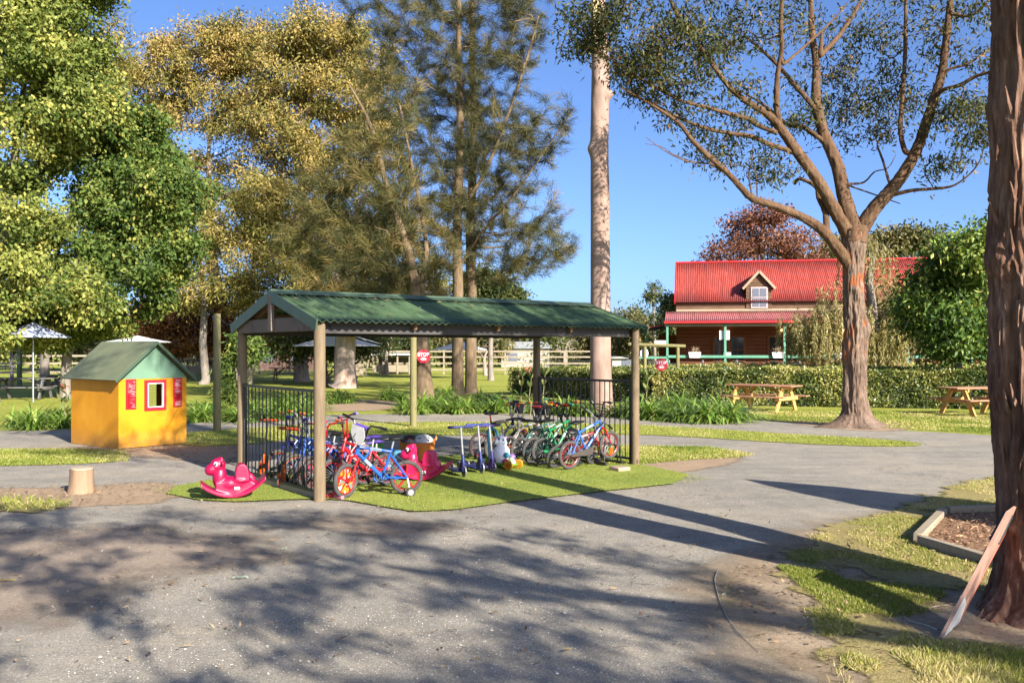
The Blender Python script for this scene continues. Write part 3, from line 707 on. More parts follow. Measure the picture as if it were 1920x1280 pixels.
m_orangew = mat_wood('oiled_frame', (.2, .075, .025), (.3, .12, .04))
ng = Nodes('window_glass'); ng.set((.02, .025, .03), .06, 0, .8); m_glass = ng.m
ng = Nodes('sky_window_glass'); ng.set((.12, .13, .16), .15, 0, .8); m_glass2 = ng.m
EA, RDG, RB = 4.43, 6.72, 3.6
MB().box((BL/2, RB, EA/2), (BL, RB*2, EA-.02)).build('upper_wall', m_wallU, bd)
MB().box((BL/2, -.02, 1.85), (BL-.06, .06, 3.7)).build('lower_wall', m_wallL, bd)
MB().prism([(.02, EA), (2*RB-.02, EA), (RB, RDG-.05)], (.0, 0, 0), (0, 1, 0), (0, 0, 1), (BL, 0, 0)).build('gable_wall', m_wallU, bd)
sR = math.hypot(RB+.25, RDG-EA+.14)
corrugated((-.05, RB, RDG), (1, 0, 0), (0, -(RB+.25), -(RDG-EA+.14)), BL+.1, sR, .1, .013, m_redroof, 'main_roof', bd, 8, rows=3)
corrugated((-.05, RB, RDG), (1, 0, 0), (0, (RB+.25), -(RDG-EA+.14)), BL+.1, sR, .1, .013, m_redroof, 'main_roof', bd, 8, rows=3)
MB().tube([(-.1, RB, RDG+.03), (BL+.1, RB, RDG+.03)], .06, 8).build('ridge_cap', m_redtrim, bd)
mb = MB().bar((-.08, RB, RDG-.05), (-.08, -.25, EA-.19), .05, .17, up=(0, -.5, .8)).bar((-.08, RB, RDG-.05), (-.08, 2*RB+.25, EA-.19), .05, .17, up=(0, .5, .8)); mb.build('barge_board', m_redtrim, bd)
MB().bar((.0, -.04, 3.86), (BL, -.04, 3.86), .04, .12).build('trim_board', m_cream, bd)
VD = 2.5; vz0, vz1 = 3.80, 3.17; vs = math.hypot(VD+.15, vz0-vz1)
corrugated((-.55, -.08, vz0), (1, 0, 0), (0, -(VD+.15), -(vz0-vz1)), BL+.6, vs, .1, .012, m_pink, 'verandah_roof', bd, 8, rows=3)
MB().bar((-.6, -VD-.24, vz1-.02), (BL, -VD-.24, vz1-.02), .12, .13).build('gutter', m_redtrim, bd, bevel=.02)
MB().bar((-.55, -VD, vz1-.17), (BL, -VD, vz1-.17), .06, .13).build('verandah_beam', m_cream, bd)
for k in range(6): MB().box((-.42+2.87*k, -VD, 1.6), (.11, .11, 2.96)).build('verandah_post', m_vgreen, bd, bevel=.006)
MB().bar((-.4, -VD-.07, 1.42), (BL, -VD-.07, 1.42), .05, .13).build('verandah_rail', m_vgreen, bd)
MB().box((BL/2-.3, -VD/2, .2), (BL+.6, VD+.3, .4)).build('verandah_deck', mat_wood('deck_boards', (.14, .08, .05), (.26, .15, .09), axis='X'), bd)
def french(x, w=1.7, panes=3, z0=.45, z1=2.5):
    f = MB().box((x, -.075, (z0+z1)/2), (w, .05, z1-z0)).build('door_frame', m_orangew, bd)
    for s in (-1, 1):
        cx = x+s*w*.25
        MB().box((cx, -.106, (z0+z1)/2+.05), (w*.36, .02, (z1-z0)*.86)).build('pane', m_glass, f)
        mb = MB().bar((cx, -.122, z0+.2), (cx, -.122, z1-.12), .014, .04, up=(1, 0, 0))
        for q in range(1, panes): zz = z0+.15+(z1-z0-.3)*q/panes; mb.bar((cx-w*.18, -.121, zz), (cx+w*.18, -.121, zz), .014, .04)
        mb.build('glazing_bar', m_orangew, f)
for x in (2.75, 5.55, 8.4, 11.2): french(x)
for x, z in ((2.55, 2.78), (5.4, 2.78), (8.5, 2.78)):
    mg = Nodes('lamp_glow'); e = mg.n('Emission'); e.inputs[0].default_value = (1, .55, .22, 1); e.inputs[1].default_value = 7; mg.l(e.outputs[0], mg.out.inputs[0])
    MB().ell((x, -.17, z), (.05, .05, .06), None, 0, 8, 6).build('wall_lamp', mg.m, bd)
MB().box((2.42, -VD+.1, 2.5), (.5, .03, .46)).build('notice_board', m_white, bd)
# dormer, its face flush with the wall
dx, dw = 4.27, 1.3; pz, ez = 5.93, 5.1
mb = MB().prism([(-dw/2, EA-.52), (dw/2, EA-.52), (dw/2, ez), (0, pz-.08), (-dw/2, ez)], (dx, -.06, 0), (1, 0, 0), (0, 0, 1), (0, 2.6, 0)).build('dormer', m_wallU, bd)
for s in (-1, 1):
    a = Vector((dx, -.22, pz)); b = Vector((dx+s*.83, -.22, ez-.1)); d = (b-a)
    rt = MB().prism([(0, 0), (d.length, 0), (d.length, .05), (0, .05)], a, d.normalized(), Vector((s*-d.normalized().z, 0, abs(d.normalized().x))), (0, 2.7, 0)).build('dormer_roof', m_redroof, mb)
    MB().bar(a+Vector((0, -.03, -.06)), b+Vector((0, -.03, -.05)), .05, .12, up=(0, 0, 1)).build('dormer_barge', m_cream, mb)
m_wf = M('faded_window_paint', (.38, .3, .28), .6)
wn = MB().box((dx+.02, -.09, 4.5), (.86, .05, 1.12)).build('window', m_wf, mb)
MB().box((dx-.17, -.12, 4.5), (.33, .02, .96)).box((dx+.21, -.12, 4.5), (.33, .02, .96)).build('pane', m_glass2, wn)
MB().bar((dx-.36, -.135, 4.5), (dx+.4, -.135, 4.5), .02, .045).build('glazing_bar', m_wf, wn)
# low side wing at the left end
sw = MB().bar((-2.2, 1.0, 2.78), (0, .9, 3.15), 3.4, .08).build('side_wing_roof', m_redtrim, bd)
MB().bar((-2.1, -.75, 2.72), (0, -.78, 3.05), .08, .16).build('side_wing_beam', m_dark, bd)
for x, y in ((-2.0, -.6), (-1.6, 1.6)): MB().box((x, y, 1.35), (.12, .12, 2.7)).build('side_wing_post', m_vgreen, bd)
MB().box((-.5, 2.3, 1.4), (1.0, .1, 2.4)).build('side_wing_screen', m_wallL, bd)
MB().bar((-2.0, -.6, 1.35), (-.45, -.6, 1.35), .05, .12).build('side_wing_rail', m_vgreen, bd)
def bw(x, y, z=0): return B0+Matrix.Rotation(BA, 3, 'Z') @ Vector((x, y, z))
# cafe furniture on the verandah
m_cafe = M('cafe_table_top', (.45, .26, .17), .5); m_alu = M('pale_chair', (.6, .6, .62), .35, .3)
def cafe_table(x, y):
    t = thing('cafe_table', 'small square cafe table on the verandah of the red roofed building', 'table', bw(x, y, .4), (0, 0, BA), 'cafe tables on the verandah')
    MB().box((0, 0, .72), (.75, .75, .04)).build('table_top', m_cafe, t)
    MB().tube([(0, 0, .03), (0, 0, .7)], .04, 8).box((0, 0, .02), (.45, .45, .035)).build('pedestal', m_alu, t)
def cafe_chair(x, y, rz):
    t = thing('cafe_chair', 'pale metal cafe chair on the verandah of the red roofed building', 'chair', bw(x, y, .4), (0, 0, BA+rz), 'cafe chairs on the verandah')
    MB().box((0, 0, .45), (.42, .42, .03)).build('seat', m_alu, t)
    MB().box((0, .21, .68), (.4, .03, .3)).build('backrest', m_alu, t, bevel=.01)
    for sx in (-1, 1):
        MB().tube([(sx*.2, -.2, 0), (sx*.21, -.19, .45), (sx*.23, -.1, .64), (sx*.22, .22, .66)], .014, 6).build('armrest', m_alu, t)
        MB().tube([(sx*.2, .2, 0), (sx*.2, .21, .8)], .014, 6).build('leg', m_alu, t)
for x in (.5, 2.2, 3.9, 5.3, 6.9, 8.6, 10.4, 12.2):
    cafe_table(x, -1.75)
    cafe_chair(x-.62, -1.8, R(90)); cafe_chair(x+.62, -1.7, R(-90))
m_drygrass = leafmat('dry_plant', [(0, (.2, .13, .07)), (1, (.4, .3, .2))], .2)
for i, (x, w_) in enumerate(((.95, .62), (5.0, .6), (7.9, .6))):
    t = thing('planter_box', ['white planter box of dry stems on the verandah rail, nearest the left corner post', 'white planter box of dry stems on the verandah rail, between two green posts', 'white planter box of dry stems on the verandah rail, beside the willow'][i], 'planter', bw(x, -VD-.16, 1.36), (0, 0, BA), 'planter boxes on the rail')
    MB().prism([(-w_/2, .18), (w_/2, .18), (w_/2-.06, -.1), (-w_/2+.06, -.1)], (0, -.1, .1), (1, 0, 0), (0, 0, 1), (0, .2, 0)).build('box', m_white, t)
    k = 60; C = np.c_[rng.normal(0, .08, k), rng.normal(0, .04, k), np.full(k, .26)]; D = unit(np.c_[rng.normal(0, .45, (k, 2)), np.ones(k)])
    Vv, Qq = leaf_quads(C, D, unit(rng.normal(0, 1, (k, 3))), rng.uniform(.15, .38, k), np.full(k, .025)); mesh_np('stems', Vv, Qq, m_drygrass, t, attrs={'tint': np.repeat(rng.random(k), 4)})
for i, (x, z) in enumerate(((2.55, 1.52), (6.1, 1.52))):
    o = MB().box((0, 0, 0), (.36, .02, .22)).build('menu_card', m_white); o.location = bw(x, -VD-.02, z); o.rotation_euler = (0, 0, BA)
    tag(o, ['white menu card standing on the rail behind the second green post', 'white menu card standing on the rail in front of the second doors'][i], 'card', 'menu cards on the rail')

# ------------------------------------------------------------------ timber rail with signs, near the building
tx, ty, _ = P(1240, 660, 36); t = thing('timber_rail', 'T shaped round timber rail on two posts in front of the verandah corner', 'rail', (tx, ty, 0), (0, 0, -.06))
MB().tube([(-1.3, 0, 1.98), (.95, 0, 1.9)], .07, 10).build('rail', m_logG, t)
for x in (-.65, .65): MB().tube([(x, .02, 0), (x, .02, 1.9)], .07, 10).build('post', m_logG, t)
o = MB().box((0, 0, 0), (.44, .02, .2)).build('blank_sign', m_white); o.location = (tx-.02, ty-.12, 1.99); tag(o, 'plain white rectangular sign behind the timber rail beam', 'sign'); o.location.y = ty+.12; o.scale = (1, 1, 1.35)
o = MB().disc((0, 0, 0), (0, 1, 0), .16, .02, 24).build('round_sign', m_white); o.location = (tx-.66, ty+.13, 1.62); o.scale = (1, 1, 1.25); tag(o, 'white oval sign board on the left post of the timber rail', 'sign')

# ------------------------------------------------------------------ stop signs
m_stop = M('stop_red', (.55, .02, .035), .45, 0, .08); m_whitep = M('white_lettering', (.85, .85, .85), .5, 0, .03)
def stop_sign(label, loc, rot, d, stake, back):
    t = thing('stop_sign', label, 'sign', loc, (0, 0, rot), 'red octagonal stop signs')
    MB().prism([(d/2/math.cos(math.pi/8)*math.cos(math.pi/8+k*math.pi/4), d/2/math.cos(math.pi/8)*math.sin(math.pi/8+k*math.pi/4)) for k in range(8)], (0, 0, 0), (1, 0, 0), (0, 0, 1), (0, .012, 0)).build('plate', m_stop, t)
    cu = bpy.data.curves.new('lettering', 'FONT'); cu.body = 'STOP'; cu.size = d*.36; cu.align_x = 'CENTER'; cu.extrude = .002; cu.offset = d*.008; cu.materials.append(m_whitep)
    tmp = bpy.data.objects.new('lettering_curve', cu); COL.objects.link(tmp); me = bpy.data.meshes.new_from_object(tmp.evaluated_get(bpy.context.evaluated_depsgraph_get())); bpy.data.objects.remove(tmp)
    o = bpy.data.objects.new('lettering', me); COL.objects.link(o); o.parent = t; o.location = (0, -.006, d*.03); o.rotation_euler = (R(90), 0, 0)
    mb = MB()
    for k, w in enumerate((.3, .5, .38)): mb.box((0, -.004, -d*(.09+.09*k)), (d*w, .004, d*.035))
    mb.build('small_print', m_whitep, t)
    if stake: MB().bar((0, .03, -stake), (0, .03, d*.2), .025, .02).build('stake', m_black, t)
x, y, z = P(1240, 683, 26.9); stop_sign('red STOP sign standing against the top of the sunlit hedge', (x, y, z), R(-6), .36, z, 0)
x, y, z = P(794, 668, 27.2); stop_sign('red STOP sign fixed to the leaning tree trunk behind the shelter', (x, y, z), R(4), .4, 0, 0)

# ------------------------------------------------------------------ free standing poles and wire
for (a, b, top, lab, r_) in ((775, 800, 626, 'slim greenish timber pole standing on the grass strip behind the shelter', .08), (407, 808, 588, 'tall timber pole standing beside the yellow playhouse', .082)):
    x, y = G(a, b); z = P(0, top, y)[2]; o = MB().tube([(0, 0, -.1), (0, 0, z*.5), (0, 0, z)], [r_, r_*.97, r_*.92], 14).build('timber_pole', m_logG); o.location = (x, y, 0); tag(o, lab, 'pole')
x, y = G(407, 808); e = SP1+SV*SW
o = MB().tube([(x, y, 2.48), ((x+e.x)/2, (y+e.y)/2, 2.2), (e.x, e.y+.05, 2.1)], .006, 5).build('wire', m_blackp); tag(o, 'thin black wire from the tall pole to the shelter corner', 'wire')

# ------------------------------------------------------------------ stump
x, y = G(152, 924); t = thing('tree_stump', 'short pale sawn tree stump beside the grey path', 'stump', (x, y, 0))
V, Q = bark_tube([(0, 0, -.02, .165), (0.005, 0, .08, .14), (.01, 0, .31, .13)], .012, 48, .006, 14, .15, seed=4)
m_stump = mat_wood('bare_stump_wood', (.26, .16, .09), (.48, .33, .21)); mesh_np('stump', V, Q, m_stump, t, smooth=True)
MB().disc((.01, 0, .303), (0, 0, 1), .131, .02, 30).build('cut_face', mat_wood('sawn_face', (.5, .36, .23), (.68, .54, .38)), t)

# ------------------------------------------------------------------ mulch bed
c0, c1, c2, c3 = [Vector((*G(*p), 0)) for p in ((1719, 1022), (1769, 967), (1985, 958), (1985, 1099))]
t = thing('mulch_bed', 'low garden bed edged with grey sleepers and filled with bark chips', 'garden bed', c0)
for a, b in ((c0, c1), (c1, c2), (c0, c3)):
    e = (b-a).normalized()*.045; MB().bar(a-c0+e+Vector((0, 0, .05)), b-c0-e+Vector((0, 0, .04)), .085, .1).build('edging', m_sleeper, t, bevel=.008)
tag(sheet('bark_mulch', [np.array([c0.xy[:], c1.xy[:], c2.xy[:], c3.xy[:]])], .035, m_mulchbed, .12, .06, 'stuff', smooth=0), 'brown bark chips inside the sleeper edged bed')
C2 = scatter([np.array([c0.xy[:], c1.xy[:], c2.xy[:], c3.xy[:]])], 6000, .05); n_ = len(C2)
Vv, Qq = leaf_quads(np.c_[C2, rng.uniform(.035, .06, n_)], unit(np.c_[rng.normal(0, 1, (n_, 2)), rng.normal(0, .25, n_)]), unit(rng.normal(0, .5, (n_, 3))+[0, 0, 1]), rng.uniform(.02, .07, n_), rng.uniform(.006, .018, n_))
tag(mesh_np('bark_chips', Vv, Qq, leafmat('bark_chip', [(0, (.11, .055, .03)), (.5, (.28, .16, .09)), (1, (.48, .31, .19))], 0, .8, .15), attrs={'tint': np.repeat(rng.random(n_), 4)}), 'loose reddish bark chips lying in the bed', None, None, 'stuff')

# ------------------------------------------------------------------ board leaning on the near trunk, string, stick, leaf
t = thing('leaning_board', 'painted plywood board leaning against the big trunk, back towards us', 'board', (2.58, 5.47, 0))
b0, b1, tp = Vector((0, 0, .02)), Vector((.25, .3, .03)), Vector((.535, .25, .73)); nb_ = (b1-b0).cross(tp-b0).normalized()*.016
MB().prism([(0, 0), (1, 0), (1, 1), (0, 1)], b0, b1-b0, tp-b0, nb_).build('panel', M('raw_plywood', (.32, .18, .13), .75, 0, .25, 9, .2), t)
MB().prism([(-.003, -.003), (1.01, -.003), (.6, .2), (-.003, .33)], b0-nb_*.1, b1-b0, tp-b0, nb_*-.05).prism([(-.003, -.003), (1.01, -.003), (.6, .2), (-.003, .33)], b0+nb_*1.1, b1-b0, tp-b0, nb_*.05).build('white_corner', M('white_primer', (.52, .5, .47), .7), t)
MB().prism([(1.0, 0), (1.06, 0), (1.06, 1), (1.0, 1)], b0, b1-b0, tp-b0, nb_).build('red_edge', M('orange_red_paint', (.55, .06, .02), .5), t)
def onb(u, v, k=0.0): return b0+(b1-b0)*u+(tp-b0)*v-nb_*k
for k in (-.8, 1.8):
    MB().tube([onb(.62, .93, k), onb(.7, .8, k), onb(.72, .68, k)], .014, 6).tube([onb(.7, .62, k), onb(.75, .4, k)], .005, 5).build('strap', m_blackp, t)
def ground_line(name, lab, cat, pts, r_, mat):
    pts = [Vector((*G(*p), .0145)) for p in pts]; q = []
    for i in range(len(pts)-1): q += [pts[i].lerp(pts[i+1], k/3) for k in range(3)]
    q.append(pts[-1]); rr = [r_*(1-.6*i/len(q)) for i in range(len(q))]
    for i in range(1, len(q)-1): q[i] = (q[i-1]+q[i]*2+q[i+1])/4
    tag(MB().tube(q, rr, 6).build(name, mat), lab, cat)
ground_line('fallen_stick', 'long thin curved stick lying where the asphalt meets the dirt', 'stick', ((1345, 1073), (1339, 1090), (1346, 1120), (1362, 1160), (1385, 1190), (1408, 1212), (1424, 1226)), .0042, M('grey_stick', (.3, .26, .2), .8))
ground_line('string', 'loose loop of pale string on the dirt by the board', 'string', ((1762, 1186), (1735, 1174), (1705, 1168), (1690, 1155), (1703, 1143), (1706, 1137)), .0035, M('pale_string', (.5, .46, .4), .8))
ground_line('surface_root', 'thin pale root snaking over the dirt beside the board', 'root', ((1800, 1135), (1765, 1138), (1740, 1142), (1745, 1150), (1760, 1156)), .006, M('pale_root', (.34, .28, .22), .8))
def single_leaf(lab, pxp, L, W, ang, col):
    x, y = G(*pxp); a = R(ang); mb = MB(); n = 7
    up = [(L*(i/n-.5), W/2*math.sin(math.pi*(i/n)**.8), .012+.012*abs(math.sin(i*.9))) for i in range(n+1)]; lo = [(p_[0], -p_[1]-.001, p_[2]+.006) for p_ in up]; md = [(p_[0], 0, p_[2]-.006) for p_ in up]
    V = up+md+lo; k = n+1; mb.add(V, [(i, i+1, i+1+k, i+k) for i in range(n)]+[(i+k, i+1+k, i+1+2*k, i+2*k) for i in range(n)])
    o = mb.build('fallen_leaf', M('leaf_'+str(pxp[0]), col, .5)); o.location = (x, y, .012); o.rotation_euler = (0, 0, a); tag(o, lab, 'leaf', 'single fallen leaves on the asphalt')
single_leaf('large pale green gum leaf lying on the shaded asphalt', (451, 1088), .115, .03, 8, (.3, .4, .3))
single_leaf('dark green leaf curled on the asphalt below the front post', (616, 1006), .06, .03, -40, (.1, .17, .05))
single_leaf('small pale leaf beside the dark fallen leaf on the asphalt', (533, 1034), .06, .025, 60, (.3, .36, .27))
single_leaf('yellowish leaf lying at the left edge of the asphalt', (12, 1094), .12, .03, 15, (.33, .27, .08))
single_leaf('pale leaf lying beside the curved stick', (1358, 1122), .06, .025, 100, (.4, .38, .3))
# ------------------------------------------------------------------ bicycles
PAL = {}
def paint(rgb, rough=.32, key='gloss_paint'):
    k = (rgb, rough)
    if k not in PAL: PAL[k] = M(key, [x*.52 for x in lin(*rgb)[:3]], rough, 0, .12, 9)
    return PAL[k]
RED, BLUE, DKBL, PURP, ORAN, YELL, GREEN, PINK, WHITE, BLACK, GREY = (205, 18, 32), (48, 112, 205), (32, 50, 150), (96, 72, 170), (240, 100, 20), (245, 175, 20), (30, 150, 80), (230, 40, 110), (232, 230, 226), (22, 22, 24), (120, 118, 114)
SILV = (175, 175, 175)
def wheel(root, c, r, rimc, steer=0, spokes='spoke', cover=None, tr=.025, hubc=SILV):
    c = Vector(c); ax = Vector((-math.sin(steer), math.cos(steer), 0)); fx = Vector((math.cos(steer), math.sin(steer), 0)); up = Vector((0, 0, 1))
    mb = MB().disc(c, ax, .018, .085, 10)
    if spokes == 'spoke':
        for k in range(20):
            a = 2*math.pi*k/20; s = .022 if k % 2 else -.022; mb.tube([c+ax*s+(fx*math.cos(a+.5)+up*math.sin(a+.5))*.015, c+(fx*math.cos(a)+up*math.sin(a))*(r-.045)], .0016, 4, 0, False)
    else:
        for k in range(5):
            a = 2*math.pi*k/5+.4; e = fx*math.cos(a)+up*math.sin(a); mb.bar(c+e*.01, c+e*(r-.045), .022, .016, up=ax)
    w = mb.build('wheel', paint(hubc if spokes == 'spoke' else rimc), root)
    MB().torus(c, ax, r-tr, tr, 0, 40, 10).build('tyre', m_rubber, w)
    MB().torus(c, ax, r-2*tr-.001, .0095, 0, 40, 8, .75).build('rim', paint(rimc), w)
    if cover: MB().disc(c+ax*.0, ax, r-.062, .012, 32).build('wheel_cover', cover, w)
def bike(label, rear, head, frame=BLUE, fork=RED, bars=BLACK, grips=BLACK, rim=RED, rim2=None, saddle=BLACK, r=.203, wb=.74, steer=0, lean=0, pitch=0, z=0, train=0, plate=None, basket=None, pad=None, guard=None, spokes='spoke', cover=None, barh=.16, hi=0.0, reflector=False, group='children\'s bicycles parked under the shelter', post=SILV, bw_=.27, guards=None):
    t = thing('bicycle', label, 'bicycle', (rear[0], rear[1], z+.022), (lean, -pitch, head), group); t.rotation_mode = 'XYZ'
    fm = paint(frame)
    RA, FA = Vector((0, 0, r)), Vector((wb, 0, r)); BB = Vector((wb*.4, 0, r+.015)); Hb = Vector((wb-.13, 0, 2*r+.085)); Ht = Vector((wb-.165, 0, 2*r+.2)); ST = Vector((wb*.24, 0, 2*r+.1+hi))
    mb = MB().tube([Hb, Ht], .021, 10).tube([Hb.lerp(Ht, .3), BB], .023, 10).tube([Hb.lerp(Ht, .82), ST.lerp(BB, .12)], .019, 10).tube([ST, BB], .016, 10).disc(BB, (0, 1, 0), .024, .07, 12)
    for s in (-1, 1): mb.tube([BB+Vector((-.03, s*.025, 0)), RA+Vector((0, s*.05, 0))], .011, 7).tube([ST.lerp(BB, .2)+Vector((0, s*.014, 0)), RA+Vector((0, s*.05, 0))], .0105, 7)
    mb.tube([Hb.lerp(BB, .25)+Vector((0, 0, .0)), Hb.lerp(Ht, .8).lerp(ST, .42)], .011, 8); mb.build('frame', fm, t)
    e1 = Hb.lerp(Ht, .3); e2, e3 = Hb.lerp(Ht, .82), ST.lerp(BB, .12); dc = tuple(min(255, int(v*.35+150)) for v in frame)
    MB().tube([e1.lerp(BB, .3), e1.lerp(BB, .55)], .0245, 10).tube([e2.lerp(e3, .35), e2.lerp(e3, .7)], .0205, 10).build('decal', paint(dc, .4), t)
    MB().tube([Ht+Vector((.02, .03, .2)), Ht+Vector((.07, .02, .1)), Ht+Vector((.02, .028, -.02)), e2.lerp(e3, .4)+Vector((0, .024, .01)), e3+Vector((0, .022, .0)), RA+Vector((.02, .05, r-.02))], .0035, 5).build('brake_cable', m_blackp, t)
    ax = (Ht-Hb).normalized(); rot = Matrix.Rotation(steer, 4, ax); T = Matrix.Translation(Hb) @ rot @ Matrix.Translation(-Hb); tf = lambda v: T @ Vector(v)
    FA2 = tf(FA); mb = MB().tube([tf(Hb+ax*.01), tf(Hb-ax*.03)], .024, 10)
    for s in (-1, 1): mb.tube([tf(Hb-ax*.02+Vector((0, s*.015, 0))), tf(Hb-ax*.035+Vector((.005, s*.052, 0))), tf(Hb.lerp(FA, .55)+Vector((-.005, s*.054, 0))), tf(FA+Vector((0, s*.052, 0)))], [.013, .014, .012, .01], 8)
    mb.build('fork', paint(fork), t)
    FA2.z = max(r, FA2.z) if abs(lean) < .01 else FA2.z
    wheel(t, FA2, r, rim, steer, spokes, cover); wheel(t, RA, r, rim2 or rim, 0, spokes)
    c = Ht+ax*.06; h = barh; P_ = [(0, 0, 0), (0, .05, 0), (.01, .1, h*.75), (.0, .13, h), (-.02, bw_-.03, h+.012), (-.035, bw_+.06, h+.012)]
    pts = [tf(c+Vector((x, -y, q))) for x, y, q in P_[::-1]]+[tf(c+Vector(v)) for v in P_[1:]]
    hb = MB().tube(pts, .0115, 8).tube([tf(c+Vector((.006, -.115, h*.82))), tf(c+Vector((.006, .115, h*.82)))], .008, 6).tube([tf(Ht), tf(c)], .018, 8).box(tf(c), (.05, .05, .04)).build('handlebar', paint(bars), t)
    for s in (-1, 1): MB().tube([tf(c+Vector((-.026, s*(bw_-.02), h+.012))), tf(c+Vector((-.037, s*(bw_+.075), h+.012)))], [.017, .0155], 8).build('grip', paint(grips, .6), hb)
    if pad: MB().tube([tf(c+Vector((.006, -.085, h*.82))), tf(c+Vector((.006, .085, h*.82)))], .024, 10).build('bar_pad', paint(pad, .7), hb)
    sd = MB().ell(ST+Vector((-.04, 0, .12)), (.1, .068, .026), None, 0, 14, 8).ell(ST+Vector((.05, 0, .115)), (.1, .028, .02), Matrix.Rotation(.08, 3, 'Y'), 0, 12, 8).build('saddle', paint(saddle, .5), t)
    MB().tube([ST.lerp(BB, .1), ST+Vector((-.02, 0, .1))], .011, 8).build('seat_post', paint(post), t)
    cr = MB().torus(BB+Vector((0, -.05, 0)), (0, 1, 0), .058, .006, 0, 24, 6).tube([BB+Vector((0, -.055, 0)), BB+Vector((.06, -.065, -.08))], .008, 6).tube([BB+Vector((0, .055, 0)), BB+Vector((-.06, .065, .08))], .008, 6).disc(BB+Vector((0, -.045, 0)), (0, 1, 0), .03, .02, 12).build('crank', m_steel, t)
    for s, dx_, dz_ in ((-1, .06, -.08), (1, -.06, .08)): MB().box(BB+Vector((dx_, s*.11, dz_)), (.075, .075, .022)).build('pedal', m_blackp, cr)
    gd = MB(); gy = -.062
    gd.prism([(BB.x+.075, r+.05), (BB.x+.085, r-.02), (BB.x+.04, r-.06), (0.0, r-.02), (-.03, r+.0), (0, r+.028)], (0, gy, 0), (1, 0, 0), (0, 0, 1), (0, -.008, 0)).build('chain_guard', paint(guard or frame, .4), t)
    for s in ((-1, 1) if train == 2 else (train,) if train else ()):
        w = MB().bar(RA+Vector((0, s*.06, 0)), Vector((-.01, s*.15, .055)), .02, .006).build('training_wheel', m_steel, t)
        MB().disc((-.01, s*.17, .055), (0, 1, 0), .055, .032, 20).build('tyre', m_blackp, w); MB().disc((-.01, s*.17, .055), (0, 1, 0), .037, .038, 16).build('hub_cap', paint(SILV), w)
    if plate:
        q = MB().prism([(-.09, .1), (.09, .1), (.11, 0), (.06, -.12), (-.06, -.12), (-.11, 0)], tf(c+Vector((.055, 0, h*.4))), rot.to_3x3() @ Vector((0, 1, 0)), (0, 0, 1), rot.to_3x3() @ Vector((.006, 0, 0))).build('number_plate', paint(plate), t)
        MB().box(tf(c+Vector((.0, 0, .0))), (.075, .09, .09), rot.to_3x3()).build('light', m_alu, t, bevel=.012)
    if basket: MB().prism([(-.13, .1), (.13, .1), (.09, -.08), (-.09, -.08)], tf(c+Vector((.05, 0, h*.55))), rot.to_3x3() @ Vector((0, 1, 0)), (0, 0, 1), rot.to_3x3() @ Vector((.12, 0, 0))).build('basket', paint(basket, .6), t, bevel=.01)
    if reflector: MB().box(FA2+Vector((-.0, -.02, -.1)), (.05, .012, .11), Matrix.Rotation(.3, 3, 'Y')).build('reflector', paint(ORAN), t)
    if guards: MB().torus(RA, (0, 1, 0), r+.018, .024, 0, 30, 6, .2, .42).build('mudguard', paint(guards, .4), t)
    return t
# graphic disc in the front wheel of the first bike
nd = Nodes('graphic_disc'); vo = nd.n('TexVoronoi'); vo.inputs['Scale'].default_value = 24; nd.l(nd.coord(), vo.inputs[0]); sc = nd.n('SeparateColor'); nd.l(vo.outputs['Color'], sc.inputs[0])
cr_ = nd.n('ValToRGB'); cr_.color_ramp.interpolation = 'CONSTANT'; e = cr_.color_ramp.elements
for p, c in ((.2, lin(235, 120, 30)), (.45, lin(215, 205, 195)), (.62, lin(190, 30, 25)), (.8, lin(90, 120, 110))): x = e.new(p); x.color = c
e[0].color = lin(215, 60, 20); nd.l(sc.outputs[0], cr_.inputs[0]); nd.set(cr_.outputs[0], .4)

HL = math.atan2(-.42, -.9)
fx_, fy_ = G(646, 936); hl0 = math.atan2(-.36, -.93); wb0 = .74
bike('blue bicycle with red forks, red rims and one training wheel, foremost under the shelter', (fx_-wb0*math.cos(hl0), fy_-wb0*math.sin(hl0)), hl0, (40, 110, 215), (215, 22, 35), (25, 25, 27), (25, 25, 27), (205, 25, 35), None, (30, 30, 32), .205, wb0, R(38), R(-3), 0, 0, 1, plate=WHITE, pad=(110, 80, 190), spokes='mag', cover=nd.m, barh=.21, hi=.05, guard=(40, 110, 215), guards=(24, 24, 25))
hl = math.atan2(-.66, -.75)
def lb(u, v, **k):
    """u metres along the left railing from the front post, v metres in from it to the front wheel contact"""
    a = SP1+SV*u+SU*v; wb = k.get('wb', .74); h = k.pop('head', hl); return dict(rear=(a.x-wb*math.cos(h), a.y-wb*math.sin(h)), head=h, **k)
bike('red bicycle with red handlebars and lilac grips, just behind the foremost blue one', **lb(.42, .42, frame=(205, 20, 35), fork=(205, 20, 35), bars=(210, 18, 30), grips=(120, 110, 190), rim=RED, saddle=(80, 60, 150), barh=.24, lean=R(5), steer=R(-12)))
bike('second red bicycle with a grey grip, leaning behind the front post', **lb(.62, .22, frame=(190, 15, 28), fork=(190, 15, 28), bars=(200, 18, 28), grips=(90, 85, 75), rim=(170, 20, 25), r=.19, barh=.17, lean=R(8), steer=R(15)))
bike('lilac bicycle with a pink and white head tube seen through the railing', **lb(.92, .3, frame=(120, 130, 205), fork=PINK, bars=SILV, grips=(220, 90, 40), rim=(150, 30, 45), r=.2, barh=.2, lean=R(-4), pad=PINK))
bike('blue bicycle with purple frame pad and orange rims seen through the railing', **lb(1.2, .27, frame=(52, 105, 205), fork=(60, 120, 215), bars=(150, 155, 165), grips=ORAN, rim=(230, 120, 20), r=.2, barh=.21, lean=R(4), pad=(70, 40, 190), steer=R(-10)))
